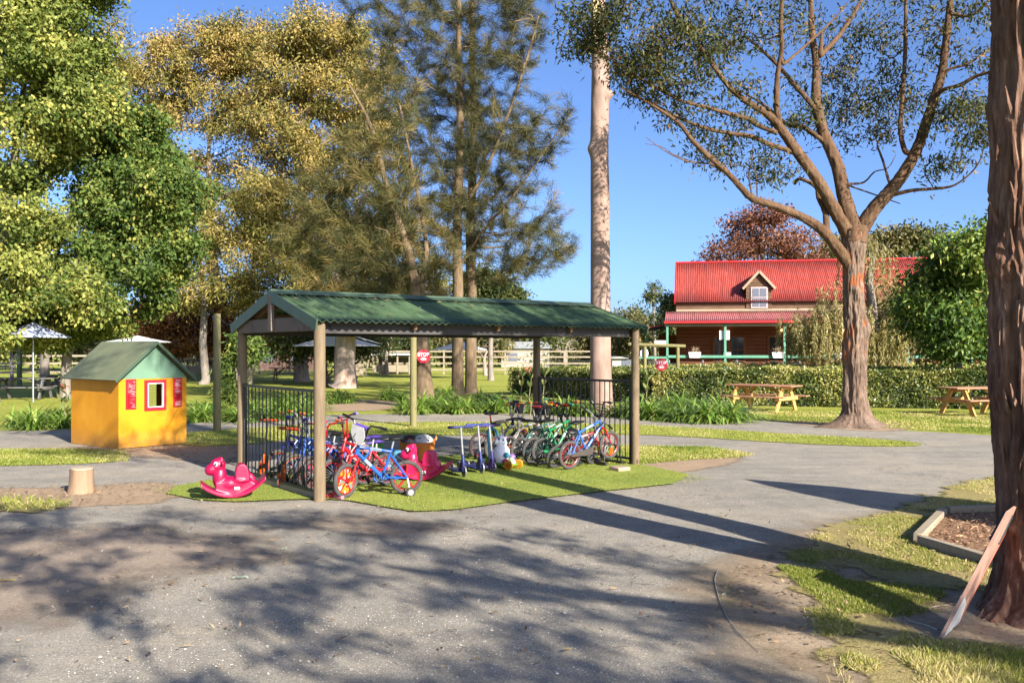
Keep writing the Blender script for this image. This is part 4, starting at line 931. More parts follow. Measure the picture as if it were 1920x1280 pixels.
bike('bright blue bicycle with silver handlebar and orange rims by the railing middle', **lb(1.5, .3, frame=(60, 125, 215), fork=(55, 115, 210), bars=SILV, grips=(240, 120, 40), rim=(225, 105, 20), r=.2, barh=.2, lean=R(-3), steer=R(14)))
bike('dark blue bicycle with an orange spoked wheel farthest along the left railing', **lb(1.82, .3, frame=(45, 60, 160), fork=(40, 50, 140), bars=(40, 40, 44), grips=ORAN, rim=(220, 95, 25), rim2=(220, 95, 25), r=.2, barh=.2, lean=R(3), pad=(50, 60, 165)))
t0 = SP1+SV*.15+SU*1.1
bike('small purple and red bicycle lying low behind the foremost blue one', **lb(.72, .78, frame=(200, 22, 40), fork=(110, 80, 175), bars=(100, 80, 170), grips=(105, 85, 180), rim=(150, 150, 150), saddle=(110, 85, 180), r=.155, wb=.6, barh=.1, lean=R(14), bw_=.2))

hr = math.atan2(.61, .79)
def rbk(w, back=0.0, **k):
    """w metres along the row from the blue bicycle's rear wheel"""
    x, y = G(1070, 882); d = Vector((-.729, .685)); f = Vector((math.cos(hr), math.sin(hr))); p_ = Vector((x, y))+d*w-f*back
    return dict(rear=(p_.x, p_.y), head=k.pop('head', hr), **k)
bike('blue bicycle with red rims and red fork, nearest the right post', **rbk(0, frame=(60, 125, 220), fork=(200, 25, 30), bars=(30, 30, 32), grips=(30, 30, 32), rim=(205, 45, 40), r=.21, wb=.8, barh=.22, pitch=R(7), lean=R(2), reflector=True, guard=(95, 85, 78), hi=.02))
bike('fallen red bicycle leaning far over beside the blue one in the right row', **rbk(.3, .02, frame=(170, 25, 30), fork=(180, 25, 30), bars=(150, 150, 150), grips=(40, 40, 40), rim=(60, 60, 60), r=.2, wb=.72, barh=.16, lean=R(27), head=hr-.1, steer=R(8)))
bike('green bicycle with orange grips and brown tyres in the right row', **rbk(.62, -.1, frame=(35, 150, 85), fork=(25, 60, 45), bars=(35, 35, 36), grips=(230, 90, 30), rim=(60, 60, 62), r=.205, barh=.2, lean=R(-4), pitch=R(5), pad=(235, 90, 30), hi=.02))
bike('black and green bicycle with teal grips in the right row', **rbk(.86, -.12, frame=(28, 90, 60), fork=(25, 25, 26), bars=(32, 32, 34), grips=(80, 170, 130), rim=(50, 50, 52), r=.205, barh=.21, lean=R(5), pitch=R(5)))
bike('pale teal and black bicycle with a dark saddle and red tail light', **rbk(1.0, -.02, frame=(70, 130, 125), fork=(30, 30, 32), bars=(60, 60, 62), grips=(215, 60, 30), rim=(65, 65, 66), r=.2, barh=.21, lean=R(-3), hi=.02, steer=R(-10)))
bike('cream framed bicycle with yellow grips and a dark front basket', **rbk(1.26, .0, frame=(215, 205, 190), fork=(200, 190, 175), bars=(150, 150, 150), grips=(240, 185, 30), rim=(60, 60, 62), r=.205, barh=.2, lean=R(3), basket=(35, 35, 37), hi=.03, steer=R(10), pad=(190, 60, 60)))
bike('grey and orange bicycle with orange rims between cream and black ones', **rbk(1.52, .02, frame=(150, 146, 140), fork=(225, 95, 30), bars=(150, 150, 150), grips=(245, 175, 30), rim=(235, 130, 25), r=.19, barh=.22, lean=R(-5), saddle=(150, 140, 132), guard=(225, 95, 30), train=-1))
bike('black bicycle with red rim, red grips and dark basket, farthest left in the right row', **rbk(1.86, .02, frame=(45, 44, 44), fork=(60, 60, 60), bars=(190, 188, 185), grips=(215, 35, 35), rim=(205, 25, 35), r=.215, wb=.78, barh=.2, lean=R(5), basket=(32, 32, 34), hi=.07, post=(200, 30, 35), steer=R(-15), pad=(40, 38, 38)))
# low bike rack by the right railing
t = thing('bike_rack', 'low black steel bike rack in front of the right railing', 'bike rack', SP1+SU*(SL-.5), (0, 0, TH))
MB().bar((0, .12, .05), (0, SW-.2, .05), .04, .04).bar((.36, .12, .04), (.36, SW-.2, .04), .04, .04).build('rail', m_black, t)
for k in range(7):
    for q in (0, .07): y = .16+.3*k+q; MB().tube([(0, y, .06), (.02, y, .3), (.1, y, .36), (.3, y, .3), (.36, y, .05)], .011, 6).build('hoop', m_black, t)
x, y = G(1162, 884); o = MB().box((0, 0, .035), (.24, .2, .06)).build('paver', M('tan_paver', (.3, .22, .15), .9, 0, .2, 12, .3), None, True, .008); o.location = (x, y, .01); o.rotation_euler = (0, 0, TH); tag(o, 'pale concrete paver at the foot of the front right post', 'paver')

# ------------------------------------------------------------------ scooters
def scooter(label, front, head, body, wheelc, grips, stem=SILV, h=.62, r=.065, steer=0, fork=None, lean=0, group='children\'s scooters under the shelter', L=.5, two=False):
    t = thing('scooter', label, 'scooter', (front[0], front[1], .022), (lean, 0, head), group)
    ax = Vector((-.17, 0, 1)).normalized(); cs, sn = math.cos(steer), math.sin(steer)
    MB().prism([(-.09, -.055), (-.16, -.07), (-L+.06, -.07), (-L, -.05), (-L, .05), (-L+.06, .07), (-.16, .07), (-.09, .055)], (0, 0, r*.7), (1, 0, 0), (0, 1, 0), (0, 0, .03)).bar((-.12, 0, r), (-.045, 0, r*2.6), .06, .03).build('deck', paint(body), t, bevel=.006)
    b = Vector((-.02, 0, 2*r+.02)); tp = b+ax*(h-2*r)
    MB().tube([b+ax*.1, tp], .013, 8).build('steering_column', paint(stem, .25), t)
    f = MB().tube([b-ax*.02, b+ax*.13], .023, 10).prism([(-.05, 2*r+.05), (.02, 2*r+.04), (.02, r), (-.02, r), (-.04, 2*r)], (0, -.028, 0), (1, 0, 0), (0, 0, 1), (0, .012, 0)).prism([(-.05, 2*r+.05), (.02, 2*r+.04), (.02, r), (-.02, r), (-.04, 2*r)], (0, .018, 0), (1, 0, 0), (0, 0, 1), (0, .012, 0)).bar((-.045, 0, 2*r+.025), (.01, 0, 2*r+.03), .056, .03)
    f.build('fork', paint(fork or body), t)
    hb = MB().tube([tp+Vector((sn*.02, -.07, 0)), tp+Vector((0, .07, 0))], .015, 8).build('handlebar', paint(fork or body), t)
    for s in (-1, 1): MB().tube([tp+Vector((0, s*.05, 0)), tp+Vector((-.01, s*.185, 0))], .0205, 10).build('grip', paint(grips, .6), hb)
    for x, rr in ((0, r), (-L-.03, r*.8)):
        for s in ((-.07, .07) if two and x < 0 else (0,)):
            w = MB().disc((x, s, rr), (0, 1, 0), rr*.78, .022, 22).build('wheel', paint(wheelc), t)
            MB().torus((x, s, rr), (0, 1, 0), rr-.011, .011, 0, 28, 8).build('tyre', m_galv if wheelc != ORAN else m_rubber, w); MB().disc((x, s, rr), (0, 1, 0), rr*.28, .03, 12).build('hub', m_blackp, w)
    return t
a = SP1+SV*.72+SU*.0; x, y = G(527, 917)
scooter('orange wheeled scooter poking its front wheel through the left railing', (x, y), hl+.2, (35, 34, 34), ORAN, (235, 85, 30), (60, 58, 56), .72, .068, 0, ORAN)
x, y = G(490, 893)
scooter('orange wheeled scooter behind the pink rocking horse at the railing', (x, y), hl+.25, (35, 34, 34), ORAN, (240, 95, 30), (60, 58, 56), .74, .068, 0, ORAN)
x, y = G(870, 897); scooter('dark blue three wheeled scooter with blue handle, leftmost of three', (x, y), R(-62), (40, 52, 120), (50, 55, 80), (38, 48, 125), SILV, .66, .078, two=True)
x, y = G(903, 890); scooter('dark blue three wheeled scooter with a striped handle, middle of three', (x, y), R(-58), (46, 60, 135), (70, 75, 140), (52, 68, 160), SILV, .66, .078, two=True)
x, y = G(925, 888); scooter('purple scooter with lilac wheel beside the white walker toy', (x, y), R(-55), (92, 76, 150), (130, 95, 185), (66, 50, 110), SILV, .64, .074)

# ------------------------------------------------------------------ rocking horses
m_pinkp = M('magenta_plastic', [x*.45 for x in lin(206, 8, 84)], .42, 0, .06, 3); m_pink2 = M('bright_pink_plastic', [x*.5 for x in lin(232, 36, 104)], .4, 0, .06, 3)
def rocker(label, loc, head, mat, pitch=0):
    t = thing('rocking_horse', label, 'rocking toy', loc, (0, pitch, head), 'pink plastic rocking horses')
    mb = MB(); N = 16; Lr = .36; wv = []
    for i in range(N+1):
        u = -1+2*i/N; x = u*Lr; zb = .01+(.15*abs(u)**2.0 if u > 0 else .2*abs(u)**2.0); wv.append((x, zb, .085+.085*abs(u)**1.2))
    for i in range(N):
        (xa, za, wa), (xb, zb, wb_) = wv[i], wv[i+1]
        V = [(xa, -wa, za), (xa, wa, za), (xa, wa*.96, za+.05), (xa, -wa*.96, za+.05), (xb, -wb_, zb), (xb, wb_, zb), (xb, wb_*.96, zb+.05), (xb, -wb_*.96, zb+.05)]
        mb.add(V, [(0, 1, 2, 3), (7, 6, 5, 4), (0, 4, 5, 1), (1, 5, 6, 2), (2, 6, 7, 3), (3, 7, 4, 0)])
    mb.prism([(-.24, .12), (-.1, .05), (.1, .05), (.2, .12), (.2, .2), (.1, .2), (-.2, .2), (-.27, .16)], (0, -.085, 0), (1, 0, 0), (0, 0, 1), (0, .17, 0))
    mb.ell((-.0, 0, .17), (.22, .105, .09)); mb.ell((.15, 0, .25), (.08, .08, .13), Matrix.Rotation(-.15, 3, 'Y'))
    mb.ell((.17, 0, .39), (.09, .078, .085), Matrix.Rotation(.3, 3, 'Y')); mb.ell((.235, 0, .345), (.088, .07, .07), Matrix.Rotation(.45, 3, 'Y')); mb.ell((.15, 0, .455), (.045, .05, .03))
    for s in (-1, 1): mb.ell((.13, s*.045, .46), (.022, .018, .028))
    mb.tube([(.12, -.15, .42), (.12, .15, .42)], .017, 10)
    mb.prism([(-.02, .2), (-.02, .29), (-.035, .37), (-.07, .4), (-.12, .4), (-.155, .37), (-.175, .3), (-.18, .2)], (0, -.105, 0), (1, 0, 0), (0, 0, 1), (0, .21, 0))
    mb.ell((-.08, 0, .21), (.13, .125, .045)); mb.ell((-.2, 0, .22), (.05, .035, .09), Matrix.Rotation(.6, 3, 'Y'))
    o = mb.build('body', mat, t); rm = o.modifiers.new('remesh', 'REMESH'); rm.mode = 'VOXEL'; rm.voxel_size = .008; rm.use_smooth_shade = True
    sm = o.modifiers.new('smooth', 'SMOOTH'); sm.factor = .5; sm.iterations = 9
    for s in (-1, 1):
        e_ = MB().ell((.195, s*.073, .41), (.022, .009, .028)).build('eye', m_white, t); MB().ell((.2, s*.08, .407), (.013, .006, .018)).build('pupil', m_blackp, e_)
    MB().box((-.04, .103, .125), (.06, .014, .03)).build('label_plate', m_white, t); MB().box((-.04, .111, .125), (.042, .004, .01)).build('plate_print', m_blackp, t)
    return t
x, y = G(437, 936); rocker('magenta rocking horse outside the left railing', (x, y, .02), R(200), m_pinkp, 0).scale = (1, 1, 1)
x, y = G(793, 903); rocker('bright pink rocking horse beside the orange tub inside the shelter', (x, y, .02), R(168), m_pink2)

# ------------------------------------------------------------------ tub, helmets, ball, toys
x, y = G(782, 885); t = thing('tub', 'flexible orange tub holding bicycle helmets', 'tub', (x, y, .022)); N = 28
m_tub = M('orange_tub_plastic', [x*.6 for x in lin(236, 138, 62)], .5, 0, .05)
mb = MB(); prof = [(.2, 0), (.215, .02), (.265, .4), (.28, .42), (.255, .42), (.2, .03), (0, .03)]; V = []
for r_, z in prof:
    for k in range(N):
        a = 2*math.pi*k/N; lift = .055*max(0, math.cos(a))**14+.055*max(0, -math.cos(a))**14; V.append((r_*math.cos(a), r_*math.sin(a), z+(lift if z > .35 else 0)))
Fq = [(j*N+k, j*N+(k+1) % N, (j+1)*N+(k+1) % N, (j+1)*N+k) for j in range(len(prof)-1) for k in range(N)]; mb.add(V, Fq+[tuple(range(N))]); mb.build('shell', m_tub, t)
for s in (-1, 1): MB().torus((s*.275, 0, .445), (1, 0, 0), .05, .011, 0, 20, 8, 1, .5).build('handle', m_tub, t)
def helmet(label, off, a, b, rz):
    h = thing('helmet', label, 'helmet', (x+off[0], y+off[1], off[2]), (.25, .2, rz), 'bicycle helmets in the orange tub'); mb = MB()
    U, W2 = 20, 9; V = []
    for j in range(W2+1):
        tt = math.pi*.5*j/W2
        for i in range(U):
            aa = 2*math.pi*i/U; rg = 1+.05*math.cos(aa*5); V.append((.15*rg*math.sin(tt)*math.cos(aa), .115*rg*math.sin(tt)*math.sin(aa), .12*math.cos(tt)))
    Fq = [(j*U+i, (j+1)*U+i, (j+1)*U+(i+1) % U, j*U+(i+1) % U) for j in range(W2) for i in range(U)]; mb.add(V, Fq); mb.build('shell', paint(a, .35), h)
    for k in (-2, -1, 0, 1, 2):
        for q in (-.055, .045): MB().ell((q+.01, k*.036, .108-.006*k*k-abs(q)*.28), (.036, .0085, .018), None, 0, 10, 6).build('vent', paint(b, .6), h)
helmet('dark helmet with red and cream stripes in the orange tub', (-.1, .0, .42), (70, 60, 56), (190, 50, 42), .5)
helmet('white vented helmet on top of the orange tub', (.1, -.02, .43), WHITE, (85, 80, 80), -.1)
x, y = G(690, 878); o = thing('play_ball', 'grey ball with a bright green panel behind the foremost bicycle', 'ball', (x, y, .02))
MB().ell((0, 0, .19), (.19, .19, .19), None, 0, 24, 16).build('ball', M('grey_ball', [x*.6 for x in lin(158, 150, 134)], .5), o); MB().ell((.12, -.03, .27), (.13, .15, .14), None, 0, 18, 12).build('green_panel', M('green_ball', [x*.6 for x in lin(95, 175, 50)], .5), o)
x, y = G(730, 897); o = thing('toy_trike', 'light blue plastic ride on toy behind the foremost bicycle', 'ride on toy', (x, y, .02), (0, 0, .3)); m_lb = M('light_blue_plastic', [x*.6 for x in lin(96, 165, 205)], .4)
MB().box((0, 0, .12), (.42, .2, .12)).box((.12, 0, .26), (.14, .18, .2)).build('body', m_lb, o, bevel=.03); MB().box((-.1, 0, .2), (.2, .16, .04)).build('seat', paint((70, 120, 180)), o, bevel=.015)
for sx in (-.15, .15):
    for sy in (-.12, .12): MB().disc((sx, sy, .06), (0, 1, 0), .06, .04, 18).build('wheel', m_blackp, o)
x, y = G(634, 938); o = thing('handlebar_grip', 'loose pink and white grip lying at the foot of the front post', 'grip', (x, y, .04), (0, 0, R(-40))); MB().tube([(-.07, 0, 0), (.07, 0, -.0)], [.022, .025], 12).build('grip', paint((225, 120, 150)), o); MB().disc((.075, 0, 0), (1, 0, 0), .026, .008, 14).build('collar', paint((200, 150, 160)), o)
x, y = G(620, 936); o = MB().ell((0, 0, .03), (.07, .05, .035)).ell((.05, .03, .025), (.04, .03, .03)).build('red_pouch', M('dull_red_cloth', lin(140, 36, 32), .8, 0, .25, 20)); o.location = (x, y, .02); tag(o, 'small crumpled dull red pouch at the foot of the front post', 'pouch')
# white animal walker
x, y = G(942, 880); t = thing('push_walker', 'white animal shaped baby walker with a turquoise push handle', 'baby walker', (x, y, .022), (0, 0, R(-35)))
m_wp = M('white_toy_plastic', lin(236, 232, 232), .4, 0, .04)
o = MB().ell((-.02, 0, .2), (.13, .12, .16), Matrix.Rotation(.25, 3, 'Y')).ell((-.03, 0, .39), (.085, .09, .09)).ell((.03, 0, .37), (.045, .05, .04)).ell((.1, 0, .1), (.12, .1, .06)).build('body', m_wp, t)
for s in (-1, 1):
    MB().ell((-.04, s*.098, .4), (.025, .016, .045), Matrix.Rotation(s*.35, 3, 'X')).build('ear', m_wp, o); MB().ell((.045, s*.04, .42), (.01, .012, .016)).build('eye', m_blackp, o); MB().ell((.0, s*.085, .44), (.022, .012, .022)).build('spot', paint((170, 140, 195)), o)
    for q, cl in ((.2, ORAN), (-.16, (110, 175, 50))): w = MB().disc((q, s*.13, .068), (0, 1, 0), .068, .035, 22).build('wheel', paint((235, 165, 40) if q > 0 else cl), t); MB().disc((q, s*.135, .068), (0, 1, 0), .03, .036, 14).build('hub', paint(ORAN), w)
MB().box((.02, 0, .065), (.4, .2, .035)).build('chassis', paint((120, 190, 60)), t, bevel=.012)
MB().torus((-.17, 0, .46), (1, 0, .3), .12, .02, 0, 24, 8, 1, .5).tube([(-.17, -.12, .46), (-.14, -.12, .1)], .017, 8).tube([(-.17, .12, .46), (-.14, .12, .1)], .017, 8).build('push_handle', paint((55, 165, 195)), t)
for (q, w_, z, cl) in ((.1, -.04, .2, (80, 185, 205)), (.14, .05, .17, (160, 120, 195)), (.17, -.02, .13, (190, 215, 160)), (.12, -.09, .11, (215, 70, 100))): MB().ell((q, w_, z), (.05, .05, .045)).build('play_panel', paint(cl), t)
# ------------------------------------------------------------------ picnic tables
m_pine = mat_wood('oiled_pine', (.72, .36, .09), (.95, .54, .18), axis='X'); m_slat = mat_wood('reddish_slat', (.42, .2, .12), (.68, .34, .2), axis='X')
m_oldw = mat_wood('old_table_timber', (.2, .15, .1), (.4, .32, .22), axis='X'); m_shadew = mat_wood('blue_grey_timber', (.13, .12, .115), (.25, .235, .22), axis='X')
def picnic(label, loc, rz, ma, mb_, group, L=1.95):
    t = thing('picnic_table', label, 'picnic table', (*loc, 0), (0, 0, rz), group)
    mb = MB()
    for k in range(6): mb.box((0, -.32+.128*k, .74), (L, .115, .035))
    mb.build('tabletop', mb_, t, bevel=.004)
    for s in (-1, 1):
        mb = MB()
        for q in (-.065, .065): mb.box((0, s*.72+q, .44), (L, .12, .035))
        mb.build('bench', mb_, t, bevel=.004)
    for x in (-L*.34, L*.34):
        for s in (-1, 1): MB().bar((x, s*.62, 0), (x, s*.22, .715), .05, .14, up=(0, 1, .6)).build('leg', ma, t, bevel=.004)
        MB().bar((x+.046, -.78, .39), (x+.046, .78, .39), .045, .11).bar((x+.046, -.36, .68), (x+.046, .36, .68), .045, .09).build('cross_beam', ma, t, bevel=.004)
        MB().bar((x+(.05 if x < 0 else -.05), 0, .36), (x*.35, 0, .715), .045, .08).build('brace', ma, t)
picnic('honey coloured picnic table before the hedge, left of the forked tree', (7.2, 26.0), R(-42), m_pine, m_slat, 'honey coloured picnic tables by the hedge', 2.05)
picnic('honey coloured picnic table in front of the hedge beside the dark foreground trunk', (12.5, 24.3), R(14), m_pine, m_slat, 'honey coloured picnic tables by the hedge')
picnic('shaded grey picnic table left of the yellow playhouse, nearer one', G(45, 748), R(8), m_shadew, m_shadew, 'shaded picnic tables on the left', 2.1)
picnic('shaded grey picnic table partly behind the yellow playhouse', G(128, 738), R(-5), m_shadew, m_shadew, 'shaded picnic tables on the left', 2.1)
picnic('weathered picnic table near the paperbark trunk seen under the shelter roof', G(632, 724), R(-12), m_oldw, m_oldw, 'weathered picnic tables on the far lawn', 2.0)
picnic('weathered picnic table by the mesh fence seen just left of the front post', G(540, 715), R(6), m_oldw, m_oldw, 'weathered picnic tables on the far lawn', 2.0)
picnic('weathered picnic table farthest off behind the twin trunks', G(895, 700), R(0), m_oldw, m_oldw, 'weathered picnic tables on the far lawn', 2.0)

# ------------------------------------------------------------------ shade canopies
m_sail = M('white_canvas', (.72, .72, .7), .8, 0, .05); m_sailb = M('pale_blue_canvas', (.36, .4, .52), .8, 0, .05)
def umbrella(label, pxc, y, w, z0, z1, mat, n=4):
    x = (pxc-960)/F*y; t = thing('shade_umbrella', label, 'umbrella', (x, y, 0), (0, 0, .3), 'shade umbrellas over the picnic lawn')
    mb = MB(); c = [(w*math.cos(2*math.pi*k/n), w*math.sin(2*math.pi*k/n), z0) for k in range(n)]; ci = [(a*.5, b*.5, z0+(z1-z0)*.42) for a, b, _ in c]
    V = c+ci+[(0, 0, z1)]; Fq = [(k, (k+1) % n, (k+1) % n+n, k+n) for k in range(n)]+[(k+n, (k+1) % n+n, 2*n) for k in range(n)]
    o = mb.add(V, Fq).build('canopy', mat, t, False); so = o.modifiers.new('solid', 'SOLIDIFY'); so.thickness = .02
    MB().tube([(0, 0, 0), (0, 0, z1-.02)], .03, 8).build('pole', m_galv, t)
umbrella('white shade umbrella left of the paperbark, under the shelter roof line', 632, 44, 2.1, P(0, 648, 44)[2], P(0, 622, 44)[2], m_sail)
umbrella('white shade umbrella behind the twin trunks', 862, 56, 1.75, P(0, 655, 56)[2], P(0, 638, 56)[2], m_sail)
umbrella('white shade umbrella peeping over the playhouse ridge', 258, 48, 1.7, P(0, 641, 48)[2], P(0, 629, 48)[2], m_sail)
umbrella('pale blue shade umbrella under the bright green tree', 62, 30.5, 1.2, P(0, 632, 30.5)[2], P(0, 603, 30.5)[2], m_sailb)
def sail(label, cs):
    cs = [Vector(c) for c in cs]; mb = MB(); n = 10; V = []; ids = {}
    ctr = sum(cs, Vector())/3
    for i in range(n+1):
        for j in range(n+1-i):
            u, v = i/n, j/n; w = 1-u-v; p = cs[0]*u+cs[1]*v+cs[2]*w; pinch = 1-.35*(u*v+v*w+u*w < .12)*0
            e = min(u, v, w); p = p.lerp(ctr, max(0, .12*(1-e*5)*(1-max(u, v, w))*1.6)); p.z -= .35*(u*v+v*w+u*w); ids[i, j] = len(V); V.append(p)
    Fq = [(ids[i, j], ids[i+1, j], ids[i, j+1]) for i in range(n) for j in range(n-i)]+[(ids[i+1, j], ids[i+1, j+1], ids[i, j+1]) for i in range(n-1) for j in range(n-1-i)]
    o = mb.add(V, Fq).build('shade_sail', m_sail); so = o.modifiers.new('solid', 'SOLIDIFY'); so.thickness = .015; tag(o, label, 'shade sail')
sail('white triangular shade sail dipping below the shelter beam beside the front post', (P(622, 612, 40), P(716, 645, 41), P(600, 600, 46)))

# ------------------------------------------------------------------ fences and pens far behind
m_fence = mat_wood('pale_fence_timber', (.3, .24, .16), (.5, .42, .3)); m_fenceX = mat_wood('pale_fence_rail', (.3, .24, .16), (.5, .42, .3), axis='X')
nm = Nodes('wire_mesh'); v = nm.coord(); sx = nm.n('SeparateXYZ'); nm.l(v, sx.inputs[0]); ww = []
for q in ((1, 1), (1, -1)):
    s = nm.math('ADD', sx.outputs[0], nm.math('MULTIPLY', sx.outputs[2], float(q[1]))); f = nm.math('FRACT', nm.math('MULTIPLY', s, 9.0)); ww.append(nm.math('LESS_THAN', f, .2))
al = nm.math('MAXIMUM', ww[0], ww[1]); nm.set((.25, .25, .25), .5, .6); tr = nm.n('BsdfTransparent'); mx = nm.n('MixShader'); nm.l(al, mx.inputs[0]); nm.l(tr.outputs[0], mx.inputs[1]); nm.l(nm.b.outputs[0], mx.inputs[2]); nm.l(mx.outputs[0], nm.out.inputs[0]); m_mesh = nm.m
def fence(label, a, b, h, sp, rails, mesh=False, post_r=.06, mp=m_fence, mr=m_fenceX, nm_='timber_fence'):
    a, b = Vector((*a, 0)), Vector((*b, 0)); d = b-a; L = d.length; rz = math.atan2(d.y, d.x); t = thing(nm_, label, 'fence', a, (0, 0, rz))
    n = max(1, round(L/sp))
    for k in range(n+1): MB().box((L*k/n, 0, h/2), (post_r*2, post_r*2, h)).build('post', mp, t)
    for z in rails: MB().box((L/2, -post_r-.02, z), (L, .04, .11)).build('rail', mr, t)
    if mesh: MB().box((L/2, -post_r-.046, h*.5), (L, .006, h*.86)).build('mesh_panel', m_mesh, t)
    return t
fence('long pale timber fence with wire mesh across the far lawn left of the paperbark', G(262, 702), G(600, 703), 1.85, 2.1, (1.75,), True)
fence('long pale timber fence across the back of the far lawn, right of the paperbark', G(660, 702), G(1120, 702), 1.75, 2.2, (.35, .8, 1.25, 1.65), False)
fence('weathered rail fence behind the shaded picnic tables at far left', G(-60, 716), G(300, 712), 1.5, 2.4, (.5, 1.0, 1.42), False)
fence('low pale yard fence far off between shelter post and white gum', (P(1000, 0, 80)[0], 80), (P(1270, 0, 76)[0], 76), 1.3, 2.0, (.4, .8, 1.2), False, .05, m_fence, m_fenceX, 'yard_fence')
x, y = G(18, 728); t = thing('timber_gate', 'dark timber gate with green post under the bright green tree', 'gate', (x, y, 0))
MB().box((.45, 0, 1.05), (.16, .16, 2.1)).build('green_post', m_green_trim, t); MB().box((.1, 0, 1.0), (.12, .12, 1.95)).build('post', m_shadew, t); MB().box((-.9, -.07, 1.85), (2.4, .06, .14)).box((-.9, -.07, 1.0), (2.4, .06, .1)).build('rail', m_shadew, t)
def shed(label, pxa, pxb, y, zr, roofm, wallm, nm_='animal_shed'):
    xa, xb = (pxa-960)/F*y, (pxb-960)/F*y; w = xb-xa; t = thing(nm_, label, 'shed', ((xa+xb)/2, y, 0))
    MB().box((0, 1.4, zr), (w+.5, 3.2, .12)).build('roof', roofm, t)
    MB().box((0, 2.6, zr/2), (w, .08, zr-.1)).build('back_wall', wallm, t)
    for k in range(4): MB().box((-w/2+w*k/3, 0, zr/2), (.11, .11, zr-.1)).build('post', m_fence, t)
    MB().box((0, -.0, .45), (w, .04, .5)).build('low_wall', m_fenceX, t)
shed('open animal shed with flat white roof behind the far lawn', 700, 768, 64, P(0, 664, 64)[2], m_white, M('shed_back', (.1, .085, .07), .9))
shed('low dark animal hutch beside the tall pole, under the autumn tree', 352, 400, 60, P(0, 676, 60)[2], m_shadew, M('hutch_back', (.05, .045, .04), .9), 'animal_hutch')
x, y, z = P(655, 675, 61); t = thing('wooden_playset', 'small timber A frame and slatted box behind the paperbark', 'playset', (x, y, 0)); MB().box((0, 0, .75), (1.9, .1, 1.4)).build('slatted_box', m_fenceX, t)
for s in (-1, 1): MB().bar((1.6+s*.5, 0, 0), (1.6+s*.08, 0, 2.2), .1, .1, up=(0, 1, 0)).build('leg', m_fence, t)
def farbuild(label, pxa, pxb, y, zt, wall, roof, nm_='far_building', rh=.7):
    xa, xb = (pxa-960)/F*y, (pxb-960)/F*y; t = thing(nm_, label, 'building', ((xa+xb)/2, y, 0)); w = xb-xa
    MB().box((0, 2, zt/2), (w, 4, zt)).build('wall', wall, t); MB().prism([(-w/2-.3, zt), (w/2+.3, zt), (w/2-.3, zt+rh), (-w/2+.3, zt+rh)], (0, -.3, 0), (1, 0, 0), (0, 0, 1), (0, 4.6, 0)).build('roof', roof, t)
    for k in range(max(1, int(w/2.5))): MB().box((-w/2+1.2+2.4*k, -.03, zt*.55), (.9, .06, .8)).build('window', m_glass2, t)
farbuild('pale low building far behind the twin trunks', 940, 1030, 92, 1.9, M('pale_wall', (.27, .25, .22), .8), m_galv)
m_dullw = M('dull_white', (.33, .32, .3), .8)
farbuild('white flat roofed shed far off beside the white gum', 1148, 1172, 70, 1.1, m_dullw, m_dullw, 'far_shed', .12)
farbuild('dull red roofed building half hidden behind the left fence', 478, 590, 78, 2.0, M('brown_wall', (.14, .07, .05), .8), M('dull_red_roof', (.13, .04, .03), .7))

# ------------------------------------------------------------------ strappy plants
m_strap = leafmat('strap_leaf', [(0, (.06, .12, .022)), (.45, (.15, .26, .04)), (.8, (.27, .36, .075)), (1, (.45, .4, .13))], .25, .35, .5)
def strap_mesh(k, h, w, nseg=5):
    """k arching strap leaves round the origin"""
    a = rng.uniform(0, 2*np.pi, k); l = h*rng.uniform(.7, 1.3, k); el = rng.uniform(.45, 1.35, k); V = np.zeros((k, nseg+1, 2, 3)); cur = rng.uniform(1.2, 2.4, k)
    p = np.c_[rng.normal(0, .07, (k, 2)), np.zeros(k)]; ang = el.copy()
    for j in range(nseg+1):
        s = np.stack([-np.sin(a), np.cos(a), np.zeros(k)], 1)*(w*(1-(j/nseg)**2.2*.92)/2*rng.uniform(.85, 1.1, k))[:, None]
        V[:, j, 0] = p-s; V[:, j, 1] = p+s
        st = np.stack([np.cos(a)*np.cos(ang), np.sin(a)*np.cos(ang), np.sin(ang)], 1)*(l/nseg)[:, None]; p = p+st; ang = ang-cur/nseg
    V[..., 2] = np.maximum(V[..., 2], .015)
    idx = np.arange(V[..., 0].size).reshape(k, nseg+1, 2); Q = np.stack([idx[:, :-1, 0], idx[:, :-1, 1], idx[:, 1:, 1], idx[:, 1:, 0]], -1).reshape(-1, 4)
    return V.reshape(-1, 3), Q, np.repeat(np.clip(rng.normal(.5, .22, k), 0, 1), (nseg+1)*2)
protos = []
def strap(label, xy, s, group, k=95, h=.75, w=.05, stem=False):
    if len(protos) < 6:
        V, Q, T = strap_mesh(k, .75, .05); protos.append(mesh_np('strap_leaf_plant', V, Q, m_strap, None, {'tint': T}, smooth=True)); o = protos[-1]
    else: o = protos[random.randrange(6)].copy(); COL.objects.link(o)
    o.location = (*xy, 0); o.rotation_euler = (0, 0, random.uniform(0, 6.28)); o.scale = (s, s, s*random.uniform(.9, 1.12)); tag(o, label, 'plant', group); return o
